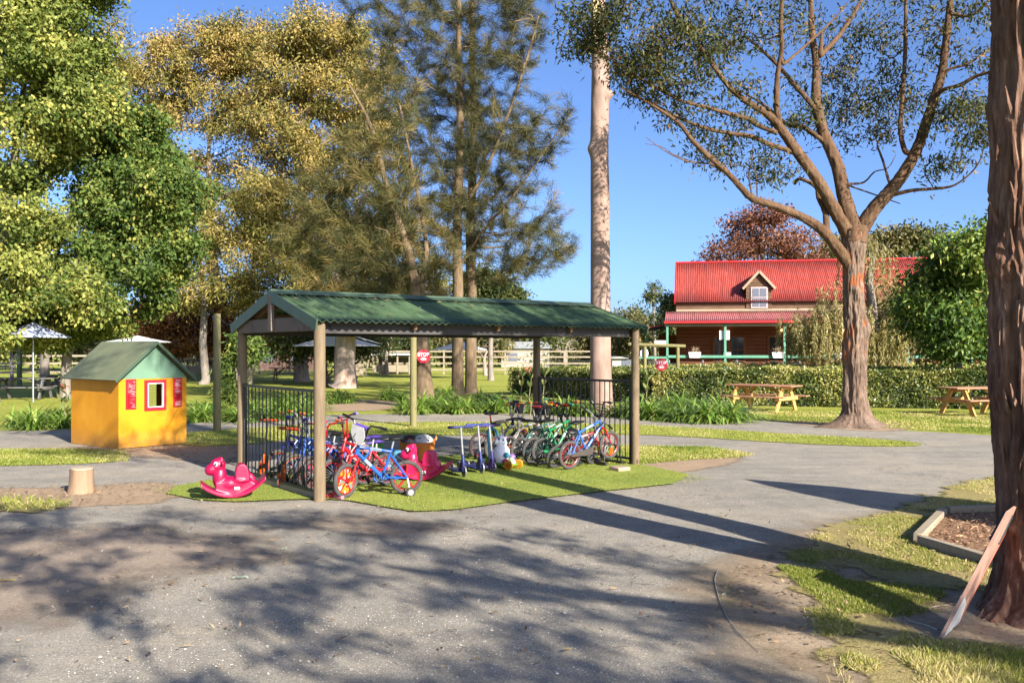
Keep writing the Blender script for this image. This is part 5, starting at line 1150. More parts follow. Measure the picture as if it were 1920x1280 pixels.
for n_, lab, pts, s in (
    ('a', 'strappy green plant in the bed around the twin trunks', [(790, 776), (812, 770), (835, 774), (858, 776), (880, 774), (902, 772), (924, 774), (942, 770), (820, 760), (845, 758), (905, 756), (925, 760), (836, 746), (812, 745)], 1.0),
    ('b', 'strappy green plant in the bed left of the shelter behind the railing', [(455, 792), (480, 786), (505, 788), (530, 784), (552, 786), (575, 780), (470, 775), (520, 770), (560, 768)], 1.05),
    ('c', 'strappy green plant at the right side of the yellow playhouse', [(368, 792), (386, 790), (405, 786), (428, 788), (372, 780), (395, 776)], .9),
    ('d', 'strappy green plant in the bed left of the yellow playhouse', [(62, 806), (92, 800), (118, 802), (30, 800), (75, 792), (110, 790)], .85),
    ('e', 'strappy green plant in the small bed near the front post', [(610, 758), (630, 756), (655, 756), (595, 768), (640, 748)], .85),
    ('f', 'strappy green plant in the dark clump beside the bare earth patch', [(720, 750), (738, 748), (755, 752), (760, 770), (775, 778)], .85),
    ('g', 'strappy green plant in the big clump beside the hedge corner', [(1225, 786), (1250, 788), (1276, 790), (1302, 792), (1328, 793), (1352, 793), (1374, 792), (1388, 790), (1240, 776), (1266, 778), (1294, 780), (1322, 782), (1346, 784), (1216, 780), (1310, 772), (1280, 768)], 1.08),
    ('h', 'strappy green plant in the row behind the right railing', [(1150, 780), (1172, 782), (1196, 784), (1212, 786), (1030, 776), (1052, 778), (1075, 778), (1000, 774), (1095, 780), (1185, 772)], .95)):
    for p_ in pts: strap(lab, G(p_[0]+random.uniform(-4, 4), p_[1]), s*random.uniform(.85, 1.15), lab.replace('strappy green plant', 'strappy plants'))
# tall thin plants: canna like stems
m_canna = leafmat('broad_leaf', [(0, (.05, .1, .02)), (.5, (.13, .2, .05)), (1, (.35, .3, .12))], .3, .4, .4); m_stem = M('plant_stem', (.2, .17, .07), .7)
def canna(label, xy, h, flower=None):
    t = thing('tall_flower_plant', label, 'plant', (*xy, 0)); S_ = [(.03*math.sin(i*2.1), .02*math.cos(i*1.7), h*i/5) for i in range(6)]
    MB().tube(S_, [.014, .012, .011, .009, .007, .005], 6).build('stem', m_stem, t); k = 9
    C = np.array([S_[1+i % 4] for i in range(k)])+0.; a = np.arange(k)*2.4; D = unit(np.stack([np.cos(a), np.sin(a), np.full(k, .75)], 1)); Vv, Qq = leaf_quads(C, D, np.array([[0, 0, 1.]])-D*.3, rng.uniform(.22, .4, k), np.full(k, .1)); mesh_np('leaves', Vv, Qq, m_canna, t, {'tint': np.repeat(rng.random(k), 4)})
    if flower: k = 12; Vv, Qq = leaf_quads(np.tile([[S_[5][0], S_[5][1], h]], (k, 1))+rng.normal(0, .03, (k, 3)), unit(rng.normal(0, 1, (k, 3))+[0, 0, .6]), unit(rng.normal(0, 1, (k, 3))), np.full(k, .1), np.full(k, .05)); mesh_np('flower', Vv, Qq, flower, t, {'tint': np.repeat(rng.random(k), 4)})
m_flr = leafmat('faded_red_flower', [(0, (.35, .07, .05)), (1, (.5, .2, .12))], .3); m_flc = leafmat('cream_flower', [(0, (.6, .5, .25)), (1, (.75, .68, .4))], .3)
canna('tall canna plant with a faded red flower beside the rear right post', G(994, 782), 1.25, m_flr); canna('tall plant with a cream flower left of the rear right post', G(978, 780), 1.3, m_flc); canna('tall leafy stem right of the rear right post', G(1020, 781), 1.35, m_flc)
canna('tall pale stem with broad leaves at the left corner of the playhouse', G(118, 797), 1.35); canna('reddish dry stem in the bed left of the playhouse', G(124, 801), .9, m_flr); canna('thin brown stem by the right post of the shelter', G(1213, 785), 1.2); canna('upright spiky stem rising from the clump at the hedge', G(1355, 780), 1.3)

# ------------------------------------------------------------------ hedges
m_hedge = leafmat('hedge_leaf', [(0, (.035, .06, .013)), (.4, (.12, .155, .032)), (.75, (.28, .28, .07)), (1, (.45, .38, .13))], .2, .4, .45); m_hcore = M('hedge_core', (.03, .035, .012), .95, 0, .4, 6)
def hedge(label, a, b, w, h, n, L=.07, tb=.5):
    a, b = Vector((*a, 0)), Vector((*b, 0)); d = b-a; ln = d.length; rz = math.atan2(d.y, d.x); t = thing('clipped_hedge', label, 'hedge', a, (0, 0, rz))
    MB().box((ln/2, w/2, (h-.12)/2), (ln-.2, w-.24, h-.12)).build('branches', m_hcore, t)
    A = [ln*h, ln*w, ln*h, w*h, w*h]; pr = np.array(A)/sum(A); k = rng.choice(5, n, p=pr); u, v = rng.random(n), rng.random(n); Pp = np.zeros((n, 3)); Nn = np.zeros((n, 3))
    for i, (f, nn) in enumerate((((u*ln, 0*u, v*h), (0, -1, 0)), ((u*ln, v*w, 0*u+h), (0, 0, 1)), ((u*ln, 0*u+w, v*h), (0, 1, 0)), ((0*u, u*w, v*h), (-1, 0, 0)), ((0*u+ln, u*w, v*h), (1, 0, 0)))):
        m = k == i; Pp[m] = np.stack(f, 1)[m]; Nn[m] = nn
    bulge = (fbm(Pp*np.array([1.6, 1.6, 1.9]), 2, 3)-.5)*.4-np.abs(rng.normal(0, .06, n)); Pp = Pp+Nn*bulge[:, None]; keep = (Pp[:, 2] > .02); Pp, Nn = Pp[keep], Nn[keep]; n = len(Pp)
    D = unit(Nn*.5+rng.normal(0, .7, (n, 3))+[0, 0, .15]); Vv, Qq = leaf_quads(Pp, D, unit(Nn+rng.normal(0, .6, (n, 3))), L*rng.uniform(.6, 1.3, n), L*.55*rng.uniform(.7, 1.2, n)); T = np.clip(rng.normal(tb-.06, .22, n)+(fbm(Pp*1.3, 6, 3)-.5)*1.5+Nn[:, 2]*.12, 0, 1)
    mesh_np('foliage', Vv, Qq, m_hedge, t, {'tint': np.repeat(T, 4)})
hedge('long sunlit clipped hedge behind the honey coloured picnic tables', (4.55, 29.2), (14.6, 26.5), 1.7, 1.12, 56000, .085)
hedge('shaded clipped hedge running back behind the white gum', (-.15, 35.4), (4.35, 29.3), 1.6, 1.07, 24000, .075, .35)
hedge('far clipped hedge along the foot of the verandah', (5.4, 38.6), (20, 36.2), 1.2, 1.1, 26000, .09, .62)
# ------------------------------------------------------------------ bark and leaf materials
def mat_bark(name, a, b, c, scale=(9, 9, 1.6), bump=.8, patch=None, rough=.9, zmin=-5):
    n = Nodes(name); v = n.coord(scale); f = n.noise(v, 1.3, 7, .72); w = n.coord(); k = n.noise(w, 1.1, 4, .6)
    col = n.mix(.35, n.ramp(f, [(.3, a), (.52, b), (.72, c)]), n.ramp(k, [(.3, a), (.5, b), (.7, c)]))
    if patch:
        pc, th, ps = patch; q = n.noise(n.coord((1, 1, .55)), ps, 6, .7); mr = n.n('MapRange'); mr.inputs[1].default_value = th; mr.inputs[2].default_value = th+.05; n.l(q, mr.inputs[0]); zz = n.n('SeparateXYZ'); n.l(w, zz.inputs[0]); zr = n.n('MapRange'); zr.inputs[1].default_value = zmin; zr.inputs[2].default_value = zmin+.5; n.l(zz.outputs[2], zr.inputs[0]); pm = n.math('MULTIPLY', mr.outputs[0], zr.outputs[0])
        col = n.mix(pm, col, n.ramp(f, [(.3, [x*.55 for x in pc]), (.65, pc)]))
    n.set(col, rough, 0, .15); n.bump(f, bump, .025); return n.m
m_barkF = mat_bark('rough_brown_bark', (.028, .018, .012), (.15, .1, .07), (.31, .235, .175), (17, 17, 4), 1.0, ((.3, .1, .04), .535, 1.9), .9, .9)
m_barkL = mat_bark('limb_bark', (.032, .018, .011), (.105, .06, .033), (.2, .125, .076), (12, 12, 3), .9)
m_barkN = mat_bark('stringy_dark_bark', (.035, .02, .013), (.19, .1, .066), (.46, .31, .235), (20, 20, 2.4), 1.0, ((.13, .04, .016), .62, 2.6))
m_barkW = mat_bark('smooth_pinkish_bark', (.16, .105, .082), (.265, .178, .138), (.37, .275, .22), (3.2, 3.2, .9), .25, ((.3, .2, .15), .66, 2.2), .7)
m_barkP = mat_bark('pale_paper_bark', (.13, .095, .075), (.3, .235, .19), (.46, .39, .33), (5, 5, 1.2), .6, ((.36, .2, .13), .58, 1.3))
m_barkC = mat_bark('she_oak_bark', (.05, .032, .018), (.15, .105, .062), (.26, .195, .125), (13, 13, 1.6), 1.0)
m_barkG = mat_bark('grey_bark', (.08, .07, .06), (.2, .17, .14), (.32, .28, .24), (7, 7, 1.6), .7)
l_fork = leafmat('dark_gum_leaf', [(0, (.013, .02, .007)), (.45, (.04, .05, .014)), (.8, (.095, .092, .027)), (1, (.21, .135, .05))], .18, .6, .18)
l_gum = leafmat('orange_green_gum_leaf', [(0, (.08, .085, .022)), (.35, (.215, .19, .052)), (.7, (.335, .25, .072)), (1, (.44, .3, .11))], .25, .6, .18)
l_gumy = leafmat('yellow_green_gum_leaf', [(0, (.08, .09, .02)), (.5, (.23, .2, .05)), (1, (.38, .29, .1))], .3, .6, .18)
l_grn = leafmat('bright_green_leaf', [(0, (.055, .088, .018)), (.45, (.17, .205, .045)), (.8, (.285, .295, .075)), (1, (.44, .39, .1))], .3, .6, .18)
l_dgrn = leafmat('deep_and_shaded_green_leaf', [(0, (.035, .07, .015)), (.5, (.095, .145, .03)), (.85, (.17, .205, .045)), (1, (.28, .26, .06))], .28, .6, .18)  # dark shrub leaf; on the left tree the darker green stands for shade
l_cas = leafmat('she_oak_needle', [(0, (.03, .035, .012)), (.45, (.076, .078, .024)), (.8, (.18, .14, .042)), (1, (.29, .19, .065))], .12, .6, .2)
l_casb = leafmat('dark_she_oak_needle', [(0, (.024, .028, .013)), (.5, (.062, .065, .024)), (1, (.16, .13, .045))], .1, .6, .2)
l_wil = leafmat('willow_leaf', [(0, (.12, .12, .035)), (.5, (.27, .23, .085)), (1, (.42, .33, .16))], .25, .5, .3)
l_red = leafmat('rusty_red_leaf', [(0, (.07, .028, .02)), (.5, (.17, .062, .036)), (1, (.32, .15, .075))], .25, .5, .3)
l_aut = leafmat('autumn_leaf', [(0, (.07, .035, .02)), (.5, (.2, .09, .04)), (.85, (.36, .15, .045)), (1, (.45, .26, .06))], .25, .5, .3)
l_bg = leafmat('olive_background_leaf', [(0, (.04, .05, .016)), (.5, (.115, .11, .036)), (1, (.22, .17, .07))], .2, .5, .3)
l_bgd = leafmat('dark_background_leaf', [(0, (.022, .035, .012)), (.5, (.06, .08, .022)), (1, (.14, .14, .04))], .2, .5, .3)
l_shiny = leafmat('shiny_green_leaf', [(0, (.03, .065, .014)), (.45, (.1, .17, .03)), (.8, (.24, .3, .06)), (1, (.42, .4, .13))], .25, .5, .2)

def PL(pts, y0, dys=None, ref=None):
    """photo points (px,py,width px) at depth y0 (+ offset growing along the limb) -> (x,y,z,r)"""
    n = len(pts); out = []
    for i, (a, b, w) in enumerate(pts):
        y = y0+(dys or 0)*(i/max(1, n-1)); x_, y_, z_ = P(a, b, y); out.append((x_, y_, z_, w/F*y/2))
    return out
def dens(pl, k=3):
    """densify a limb with smooth interpolation"""
    a = np.array(pl); n = len(a); t = np.linspace(0, n-1, (n-1)*k+1); o = []
    for u in t:
        i = min(int(u), n-2); f = u-i; p0, p1, p2, p3 = a[max(i-1, 0)], a[i], a[i+1], a[min(i+2, n-1)]
        q = .5*((2*p1)+(-p0+p2)*f+(2*p0-5*p1+4*p2-p3)*f*f+(-p0+3*p1-3*p2+p3)*f**3); q[3] = max(q[3], .003); o.append(tuple(q))
    return o
def bl(pxc, pyc, rx, ry, y, n, ry_=None):
    c = P(pxc, pyc, y); return (c, (rx/F*y, (ry_ if ry_ else rx/F*y), ry/F*y), n)

# ------------------------------------------------------------------ the forked tree
D0 = 20.6
S = Skel()
trunk = PL([(1606, 803, 58), (1603, 780, 42), (1602, 740, 39), (1603, 690, 38), (1605, 640, 40), (1602, 590, 37), (1600, 540, 35), (1600, 490, 36), (1601, 455, 41), (1603, 430, 46)], D0)
ti = S.line(trunk); top = ti[-1]
limbs = []
def limb(pts, dy, par=None, y=None):
    pts = [(a, b, w*.86) for a, b, w in pts]
    pl = dens(PL(pts, y or D0, dy)); i = par if par is not None else S.near(pl[0]); y_ = S.p[i][1]
    pl = dens(PL(pts, y_, dy)); return S.line(pl, i)
L1 = limb([(1594, 445, 28), (1568, 400, 25), (1535, 340, 22), (1500, 292, 21), (1465, 243, 18), (1440, 215, 15), (1400, 190, 12), (1365, 160, 10), (1330, 113, 9), (1300, 70, 8), (1265, 20, 7), (1245, -40, 5)], -1.6, top)
limb([(1463, 235, 11), (1456, 200, 12), (1458, 140, 10), (1466, 90, 9), (1464, 40, 9), (1470, -40, 7)], -.5)
limb([(1468, 122, 6), (1500, 95, 5), (1560, 40, 4), (1590, 5, 3)], .3)
L2 = limb([(1602, 430, 32), (1583, 370, 27), (1570, 310, 24), (1545, 250, 22), (1530, 190, 19), (1531, 120, 15), (1522, 60, 12), (1520, -40, 9)], 1.3, top)
limb([(1538, 105, 11), (1575, 65, 9), (1610, 10, 8), (1632, -40, 7)], 1)
limb([(1522, 195, 11), (1490, 160, 9), (1465, 130, 8), (1438, 103, 6), (1400, 70, 4)], 1)
limb([(1530, 255, 9), (1505, 238, 9), (1480, 235, 8), (1462, 222, 6), (1430, 195, 5), (1395, 175, 3)], 1.2)
L3 = limb([(1614, 432, 32), (1640, 390, 27), (1680, 345, 24), (1715, 290, 22), (1740, 220, 20), (1765, 140, 17), (1776, 60, 14), (1786, -40, 11)], -.9, top)
limb([(1697, 285, 10), (1688, 245, 9), (1692, 180, 8), (1697, 100, 8), (1699, -40, 6)], .6)
limb([(1753, 182, 10), (1770, 168, 8), (1800, 160, 8), (1830, 143, 7), (1856, 135, 6), (1880, 120, 5)], -1.2)
limb([(1764, 150, 7), (1780, 130, 6), (1810, 122, 5), (1838, 105, 4), (1870, 80, 3)], -.5)
limb([(1782, 25, 7), (1820, 30, 6), (1850, 5, 6), (1880, -30, 5)], -.7)
limb([(1672, 366, 9), (1710, 357, 7), (1760, 353, 6), (1790, 347, 4), (1820, 325, 3), (1838, 300, 2.5), (1846, 270, 2)], -1.2)
limb([(1590, 345, 5), (1620, 342, 4), (1640, 322, 3), (1665, 315, 2), (1680, 290, 1.5)], .8)
limb([(1597, 350, 4), (1640, 365, 3), (1688, 382, 2)], -.4)
limb([(1668, 345, 6), (1655, 300, 5), (1645, 270, 4), (1660, 250, 3)], .9)
L4 = limb([(1594, 500, 26), (1570, 465, 23), (1540, 430, 20), (1500, 405, 17), (1450, 385, 15), (1410, 372, 14), (1388, 350, 12), (1360, 320, 11), (1325, 290, 10), (1295, 260, 9), (1270, 228, 7), (1210, 190, 5), (1165, 165, 3)], -2.2)
limb([(1332, 307, 4), (1290, 303, 3), (1250, 285, 2.2), (1212, 258, 1.5)], -.4); limb([(1262, 290, 2), (1240, 275, 1.6), (1210, 270, 1)], -.2)
limb([(1550, 440, 14), (1548, 400, 12), (1535, 370, 10), (1530, 350, 8), (1500, 335, 7), (1490, 345, 6)], .9)
limb([(1515, 312, 11), (1490, 287, 10), (1440, 270, 10), (1410, 256, 9), (1370, 250, 8), (1320, 240, 7), (1260, 215, 6), (1215, 190, 5), (1165, 175, 3)], -.9)
limb([(1455, 248, 10), (1420, 235, 9), (1400, 222, 9), (1360, 212, 8), (1320, 200, 7), (1280, 190, 6), (1230, 165, 5), (1190, 140, 4), (1130, 100, 3)], -1.4)
limb([(1412, 375, 4), (1404, 330, 4), (1410, 300, 3), (1412, 270, 2)], .3); limb([(1420, 372, 3.5), (1418, 335, 3), (1412, 310, 2.5)], .2)
blobs = [bl(1185, 60, 130, 55, D0-1.6, 70, 2.2), bl(1250, 110, 110, 70, D0-1.5, 60, 2.0), bl(1330, 50, 120, 70, D0-1, 60, 2.2), bl(1430, 30, 100, 60, D0, 44, 2.2), bl(1090, 60, 50, 40, D0-2, 22, 1.0), bl(1120, 20, 70, 30, D0-2, 24, 1.2),
         bl(1210, 150, 60, 40, D0-1.8, 24, 1), bl(1330, 190, 110, 70, D0-1, 44, 1.8), bl(1370, 290, 80, 40, D0-.6, 24, 1.2), bl(1450, 320, 55, 30, D0-.2, 14, .9), bl(1480, 190, 60, 60, D0+.6, 20, 1.5), bl(1560, 60, 80, 50, D0+1, 24, 1.8),
         bl(1620, 160, 70, 60, D0+1.2, 44, 1.4), bl(1660, 215, 55, 50, D0+.6, 26, 1.2), bl(1560, 230, 50, 50, D0+1.2, 18, 1.2), bl(1680, 30, 90, 50, D0+.3, 26, 1.6), bl(1800, 25, 60, 50, D0-1, 20, 1.2), bl(1800, 240, 55, 60, D0-1.2, 36, 1.0), bl(1850, 200, 40, 60, D0-1.3, 14, .8), bl(1845, 80, 40, 60, D0-1, 12, .8), bl(1760, 300, 35, 40, D0-.8, 12, .7), bl(1730, 130, 40, 50, D0, 10, .9)]
S.attach(blob_points(blobs, None, .36, 1.3), .32, .25, .16, .0055, .5, 2.1, P(0, 400, D0)[2])
lv = leaves(S, 38, .19, .13, .042, .55, .35, None, 2, .45)
tp_ = [(a, b, c, r) for a, b, c, r in trunk]; b0_ = trunk[0]
path = [(b0_[0], b0_[1], -.06, .62), (b0_[0], b0_[1], .04, .5), (b0_[0], b0_[1], .15, .35), (b0_[0], b0_[1], .32, .27)]+[(q[0], q[1], q[2], q[3]) for q in trunk if q[2] > .45]
base_f = (b0_[0], b0_[1], 0)
VB, QB = bark_tube(path, .022, 150, .042, 9, .2, base_f, 2, ((2.25, -.6, .2, .09), (1.75, 2.5, .25, .05), (3.1, -1.7, .1, .06)))
# buttress roots
rad = np.linalg.norm(VB[:, :2], axis=1); th_ = np.arctan2(VB[:, 1], VB[:, 0]); low = np.exp(-np.clip(VB[:, 2], 0, None)/.17)
VB[:, :2] *= (1+low*(.75*np.clip(np.cos(th_-.15), 0, 1)**6+.9*np.clip(np.cos(th_-3.25), 0, 1)**6+.5*np.clip(np.cos(th_+1.4), 0, 1)**8-.15))[:, None]
fk = make_tree('forked_tree', 'big forked gum with rough brown bark and orange scars standing by the path', 'tree', base_f, S, m_barkL, l_fork, lv, skip=set(ti[:-1]), rough=.3)
ob = mesh_np('rough_bark', VB, QB, m_barkF, [c for c in fk.children if c.name.startswith('trunk')][0], smooth=True)

# ------------------------------------------------------------------ the smooth white gum behind the railing
x, y = G(1128, 779); S = Skel()
wp = [(*P(1130, 779, y), 0), (*P(1128, 760, y), 0), (*P(1126, 690, y), 0), (*P(1126, 560, y), 0), (*P(1125, 400, y), 0), (*P(1124, 260, y), 0), (*P(1126, 130, y), 0), (*P(1122, 40, y), 0), (*P(1121, -60, y), 0), (*P(1124, -200, y), 0)]
wr = [26, 22, 20, 18.5, 17, 16.3, 16, 14.5, 13.5, 12]; wp = [(a, b, max(c, -.05), w/F*y) for (a, b, c, _), w in zip(wp, wr)]
ti = S.line(wp); S.attach(blob_points([((x, y, 16.5), (2.4, 2.4, 1.8), 60)]), .5, .3, .1, .012, .6, 2.2, 12)
VB, QB = bark_tube(wp, .05, 72, .006, 3, .3, (x, y, 0), 6, ((8.9, -1.9, .12, .06), (7.1, 3.3, .16, .09), (8.55, -.25, .12, .12), (7.6, -1.7, .14, .03), (5.5, .2, .3, .02)))
wt = make_tree('white_gum', 'tall straight smooth barked gum rising behind the right railing of the shelter', 'tree', (x, y, 0), S, m_barkW, l_fork, leaves(S, 60, .3, .16, .05, .4), extra=(VB, QB), skip=set(ti))
a_ = P(1118, 30, y-.36); mb = MB().prism([(-.07, -.62), (-.02, -.72), (.05, -.55), (.09, .0), (.07, .9), (-.06, 1.1), (-.1, .3)], Vector((a_[0]-x+.03, -.235, a_[2])), (1, 0, 0), (0, .0, 1), (0, .02, 0)).build('bare_wood_patch', mat_wood('peeled_yellow_wood', (.5, .34, .14), (.72, .55, .3)), wt)

# ------------------------------------------------------------------ the dark trunk at the right edge
bx, by = 3.50, 6.02; S = Skel()
tA = [(3.50, 6.02, -.06, .4), (3.5, 6.02, .06, .35), (3.51, 6.02, .2, .3), (3.52, 6.02, .5, .275), (3.49, 6.02, .9, .262), (3.44, 6.02, 1.4, .255), (3.41, 6.02, 2.0, .25), (3.41, 6.02, 2.8, .245), (3.43, 6.03, 4.2, .235), (3.42, 6.0, 6.5, .21), (3.45, 5.9, 9.5, .16), (3.4, 5.7, 12.5, .08)]
tA = [(q[0]+.05, *q[1:]) for q in tA]
ia = S.line(tA); ib = S.line([(3.7, 6.2, .55, .24), (4.05, 6.45, 1.5, .22), (4.3, 6.62, 3, .2), (4.7, 6.6, 5.5, .17), (5.4, 6.2, 8, .12), (6.0, 5.6, 10.5, .06)], ia[3])
def hid(q, m=.9):
    return q[1] < .2 or abs(q[0]) > .565*q[1]+m or q[2] > H+.386*q[1]+m
nb = [((3.2, 3.6, 8.4), (2.6, 2.2, 1.6), 44), ((1.4, 4.6, 8.2), (1.7, 1.8, 1.3), 33), ((6.6, 3.9, 7.9), (2.3, 2.0, 1.4), 44), ((8.6, 5.4, 7.8), (1.3, 1.5, 1.0), 16), ((3.5, 5.5, 11.5), (3.2, 3.0, 2), 18)]
S.attach(blob_points(nb, hid, .53, .6), .45, .3, .14, .008, .4, 2.2, 4.5)
VB, QB = bark_tube(tA[:10], .012, 240, .046, 15, .13, (bx, by, 0), 11, ((2.35, 3.3, .12, .05), (3.35, 3.1, .1, .04)))
th_ = np.arctan2(VB[:, 1], VB[:, 0]); low = np.exp(-np.clip(VB[:, 2], 0, None)/.12); VB[:, :2] *= (1+low*(.4*np.clip(np.cos(th_-3.5), 0, 1)**7+.3*np.clip(np.cos(th_+1.9), 0, 1)**7))[:, None]
ng = make_tree('stringybark_tree', 'dark shaggy twin stemmed trunk filling the right edge with a board against it', 'tree', (bx, by, 0), S, m_barkN, l_fork, leaves(S, 66, .23, .17, .06, .35, .3, None, 1, .5), extra=(VB, QB), skip=set(ia[:10]))
mb = MB()                                                               # loose bark strips
for z, an_, l_, lean in ((2.55, 3.35, .17, .25), (2.0, 3.45, .22, .05), (1.25, 3.3, .3, -.03), (1.05, 3.6, .42, -.02), (.8, 3.42, .3, .02), (1.7, 3.9, .3, .02), (2.9, 3.8, .35, .03), (2.3, 4.1, .5, .01), *[(rng.uniform(.4, 3.3), rng.uniform(3.2, 4.9), rng.uniform(.08, .3), rng.uniform(.02, .3)) for _ in range(26)]):
    c = np.interp(z, [q[2] for q in tA], [q[0] for q in tA])-bx; r_ = .262
    p0 = Vector((c+math.cos(an_)*r_, math.sin(an_)*r_, z)); d = Vector((math.cos(an_), math.sin(an_), 0)); MB().tube([p0-d*.01, p0+d*(.012+lean*.08)+Vector((0, 0, l_*.45*(1 if lean > .1 else -1))), p0+d*(.01+lean*.25)+Vector((0, 0, l_*(1 if lean > .1 else -1)))], [.02, .014, .004], 5).build('bark_strip', m_barkN, ng)

# ------------------------------------------------------------------ trees behind the viewer that shade the asphalt
# its leaf clumps hang between the sun and the foreground, leaving many small gaps
fb2 = np.array(px((1640, 1150), (1760, 1120), (2050, 1090), (2100, 1235), (1700, 1225))); cl = [[]]; dh = np.array([SD.x, SD.y])/math.hypot(SD.x, SD.y); pw = np.array([-dh[1], dh[0]])
fgp = np.array(px((-500, 945), (0, 947), (300, 964), (560, 960), (800, 983), (1000, 1000), (1200, 1045), (1345, 1100), (1420, 1120), (1560, 1165), (1640, 1140), (1760, 1112), (2060, 1080), (2120, 1300), (1900, 1500), (1200, 1700), (-500, 1700)))
gaps = np.array([(w_+rng.uniform(-.25, .25), v_+rng.uniform(-.16, .16), rng.uniform(.16, .39), rng.uniform(.11, .25)) for w_ in np.arange(-9, 9, .6) for v_ in np.arange(-6, 6, .4) if rng.random() < .86])
for w_ in np.arange(-9, 9, .2):
    for v_ in np.arange(-6, 6, .2):
        gp = pw*w_-dh*(v_/math.sin(SUN_EL)); q = np.array([[w_, v_, 0]])
        if sdf(gp[None], fgp)[0] < -.15: continue
        forced = sdf(gp[None], fb2)[0] > 0
        if not forced and (((gaps[:, 0]-w_)/gaps[:, 2])**2+((gaps[:, 1]-v_)/gaps[:, 3])**2).min() < 1: continue
        h = 5.2+1.2*(vnoise(q*.7, 5)[0]-.5)*2+rng.normal(0, .25); p_ = np.array([gp[0], gp[1], 0])+np.array(SD)*h/SD.z+rng.normal(0, .035, 3)
        cl[0].append(p_)
print('CLUMPS', len(cl[0]))
tx, ty = 7.7, .35; S = Skel(); S.line([(tx, ty, -.1, .3), (tx, ty, 1.2, .23), (tx-.3, ty-.5, 2.8, .18), (tx-1.2, ty-1.3, 4.2, .12), (tx-2.2, ty-1.8, 5.2, .06)])
S.attach(cl[0], .5, .2, .08, .0024, .5, 2.5, 2.2)
make_tree('shade_tree', 'spreading gum behind the viewer, its leaves dappling the asphalt', 'tree', (tx, ty, 0), S, m_barkG, l_fork, leaves(S, 42, .085, .14, .055, .35, .3, None, 1, .95))
# unseen tapered shape, added out of view to cast a pointed shadow on the asphalt
t = thing('shadow_cone', 'unseen conical shape added beyond the right edge to cast a pointed shadow', 'shadow caster', (6.58, 7.55, 0)); mb = MB(); U = 40; pr = [(.05, 0), (.6, .12), (.78, .6), (.76, 1.1), (.62, 1.7), (.42, 2.2), (.2, 2.6), (0.01, 2.85)]
V = [(r_*(1+.06*math.sin(k*1.9+z*5))*math.cos(2*math.pi*k/U), r_*(1+.06*math.sin(k*1.9+z*5))*math.sin(2*math.pi*k/U), z) for r_, z in pr for k in range(U)]
mb.add(V, [(j*U+k, j*U+(k+1) % U, (j+1)*U+(k+1) % U, (j+1)*U+k) for j in range(len(pr)-1) for k in range(U)]); mb.build('crown', m_hcore, t)

# ------------------------------------------------------------------ she-oaks with fine hanging needles
def needles(S, m, L, W, spread=.1, out=1.0, droop=.12):
    C = []; D = []; T = []
    for t in S.tips:
        p = S.p[t]; q = S.p[S.par[t]]; q2 = S.p[S.par[S.par[t]]] if S.par[S.par[t]] >= 0 else q; k = max(2, int(m*rng.uniform(.5, 1.5))); u = rng.random(k)[:, None]
        C.append(p*(1-u)+q2*u+rng.normal(0, spread, (k, 3))); D.append(np.broadcast_to(unit(p-q2), (k, 3))); T.append(np.clip(rng.normal(rng.uniform(.08, .85), .14, k), 0, 1))
    C = np.concatenate(C); D = np.concatenate(D); T = np.concatenate(T); n = len(C); D = unit(D*out+rng.normal(0, .55, (n, 3))+np.array([0, 0, -droop]))
    V, Q = leaf_quads(C, D, unit(rng.normal(0, 1, (n, 3))), L*rng.uniform(.5, 1.3, n), np.full(n, W), .3); return V, Q, np.repeat(T, 4)
# twin trunks
x, y = G(858, 741)
for i, (pxx, pyy, lab, bs, mat_) in enumerate(((858, 741, 'front stem of the tall twin she-oaks behind the shelter', [(860, 60, 170, 90, 70), (780, 160, 120, 110, 70), (930, 170, 90, 110, 60), (940, 60, 90, 80, 40), (800, 320, 120, 90, 60), (960, 300, 110, 70, 60), (990, 250, 90, 40, 30), (930, 420, 110, 50, 50), (1000, 470, 90, 50, 56), (1040, 220, 50, 30, 16), (760, 30, 110, 60, 46), (700, 20, 60, 40, 24), (980, 20, 60, 60, 30), (830, 210, 110, 120, 60), (900, 330, 90, 90, 50), (850, 430, 90, 80, 50)], l_casb), (883, 737, 'rear stem of the tall twin she-oaks behind the shelter', [(890, 100, 130, 110, 60), (830, 230, 110, 100, 60), (930, 260, 90, 80, 46), (960, 390, 110, 60, 40), (800, 420, 110, 70, 44), (860, -60, 150, 60, 40), (1030, 450, 60, 60, 30), (940, 500, 110, 30, 36), (740, 120, 90, 90, 40), (880, 360, 110, 100, 50), (820, 520, 90, 40, 36), (900, 30, 110, 60, 40)], l_cas))):
    x, y = G(pxx, pyy); S = Skel(); w = 11
    base = [(*P(pxx, pyy, y)[:2], -.1, .34), (x, y, .3, .25)]+[(*P(pxx+dx_, q, y), w*k/F*y) for dx_, q, k in ((0, 690, 1), (0, 620, .95), (1, 540, .88), (-1, 440, .8), (3, 330, .7), (5, 220, .6), (2, 100, .48), (3, -20, .34), (0, -120, .15))]
    S.line(dens(base, 2)); hi_ = S.near(P(pxx, 400, y))
    if i == 0: S.line(dens(PL([(862, 395, 8), (900, 340, 7), (940, 250, 6), (985, 120, 5), (1010, 30, 4)], y, -.8), 3), S.near(P(862, 400, y))); S.line(dens(PL([(862, 500, 6), (900, 440, 5), (960, 370, 4), (1010, 300, 3), (1070, 215, 2)], y, -1), 3), S.near(P(862, 500, y)))
    S.attach(blob_points([bl(a, b, c, d, y+(.6 if i else -.3), int(n*1.35), 2.6) for a, b, c, d, n in bs], None, .3, .9), .4, .35, .1, .0075, 1.5, 2.15, 2.6)
    make_tree('she_oak', lab, 'tree', (x, y, 0), S, m_barkC, mat_, needles(S, 74, .4, .0145, .05), 'she-oaks behind the shelter')
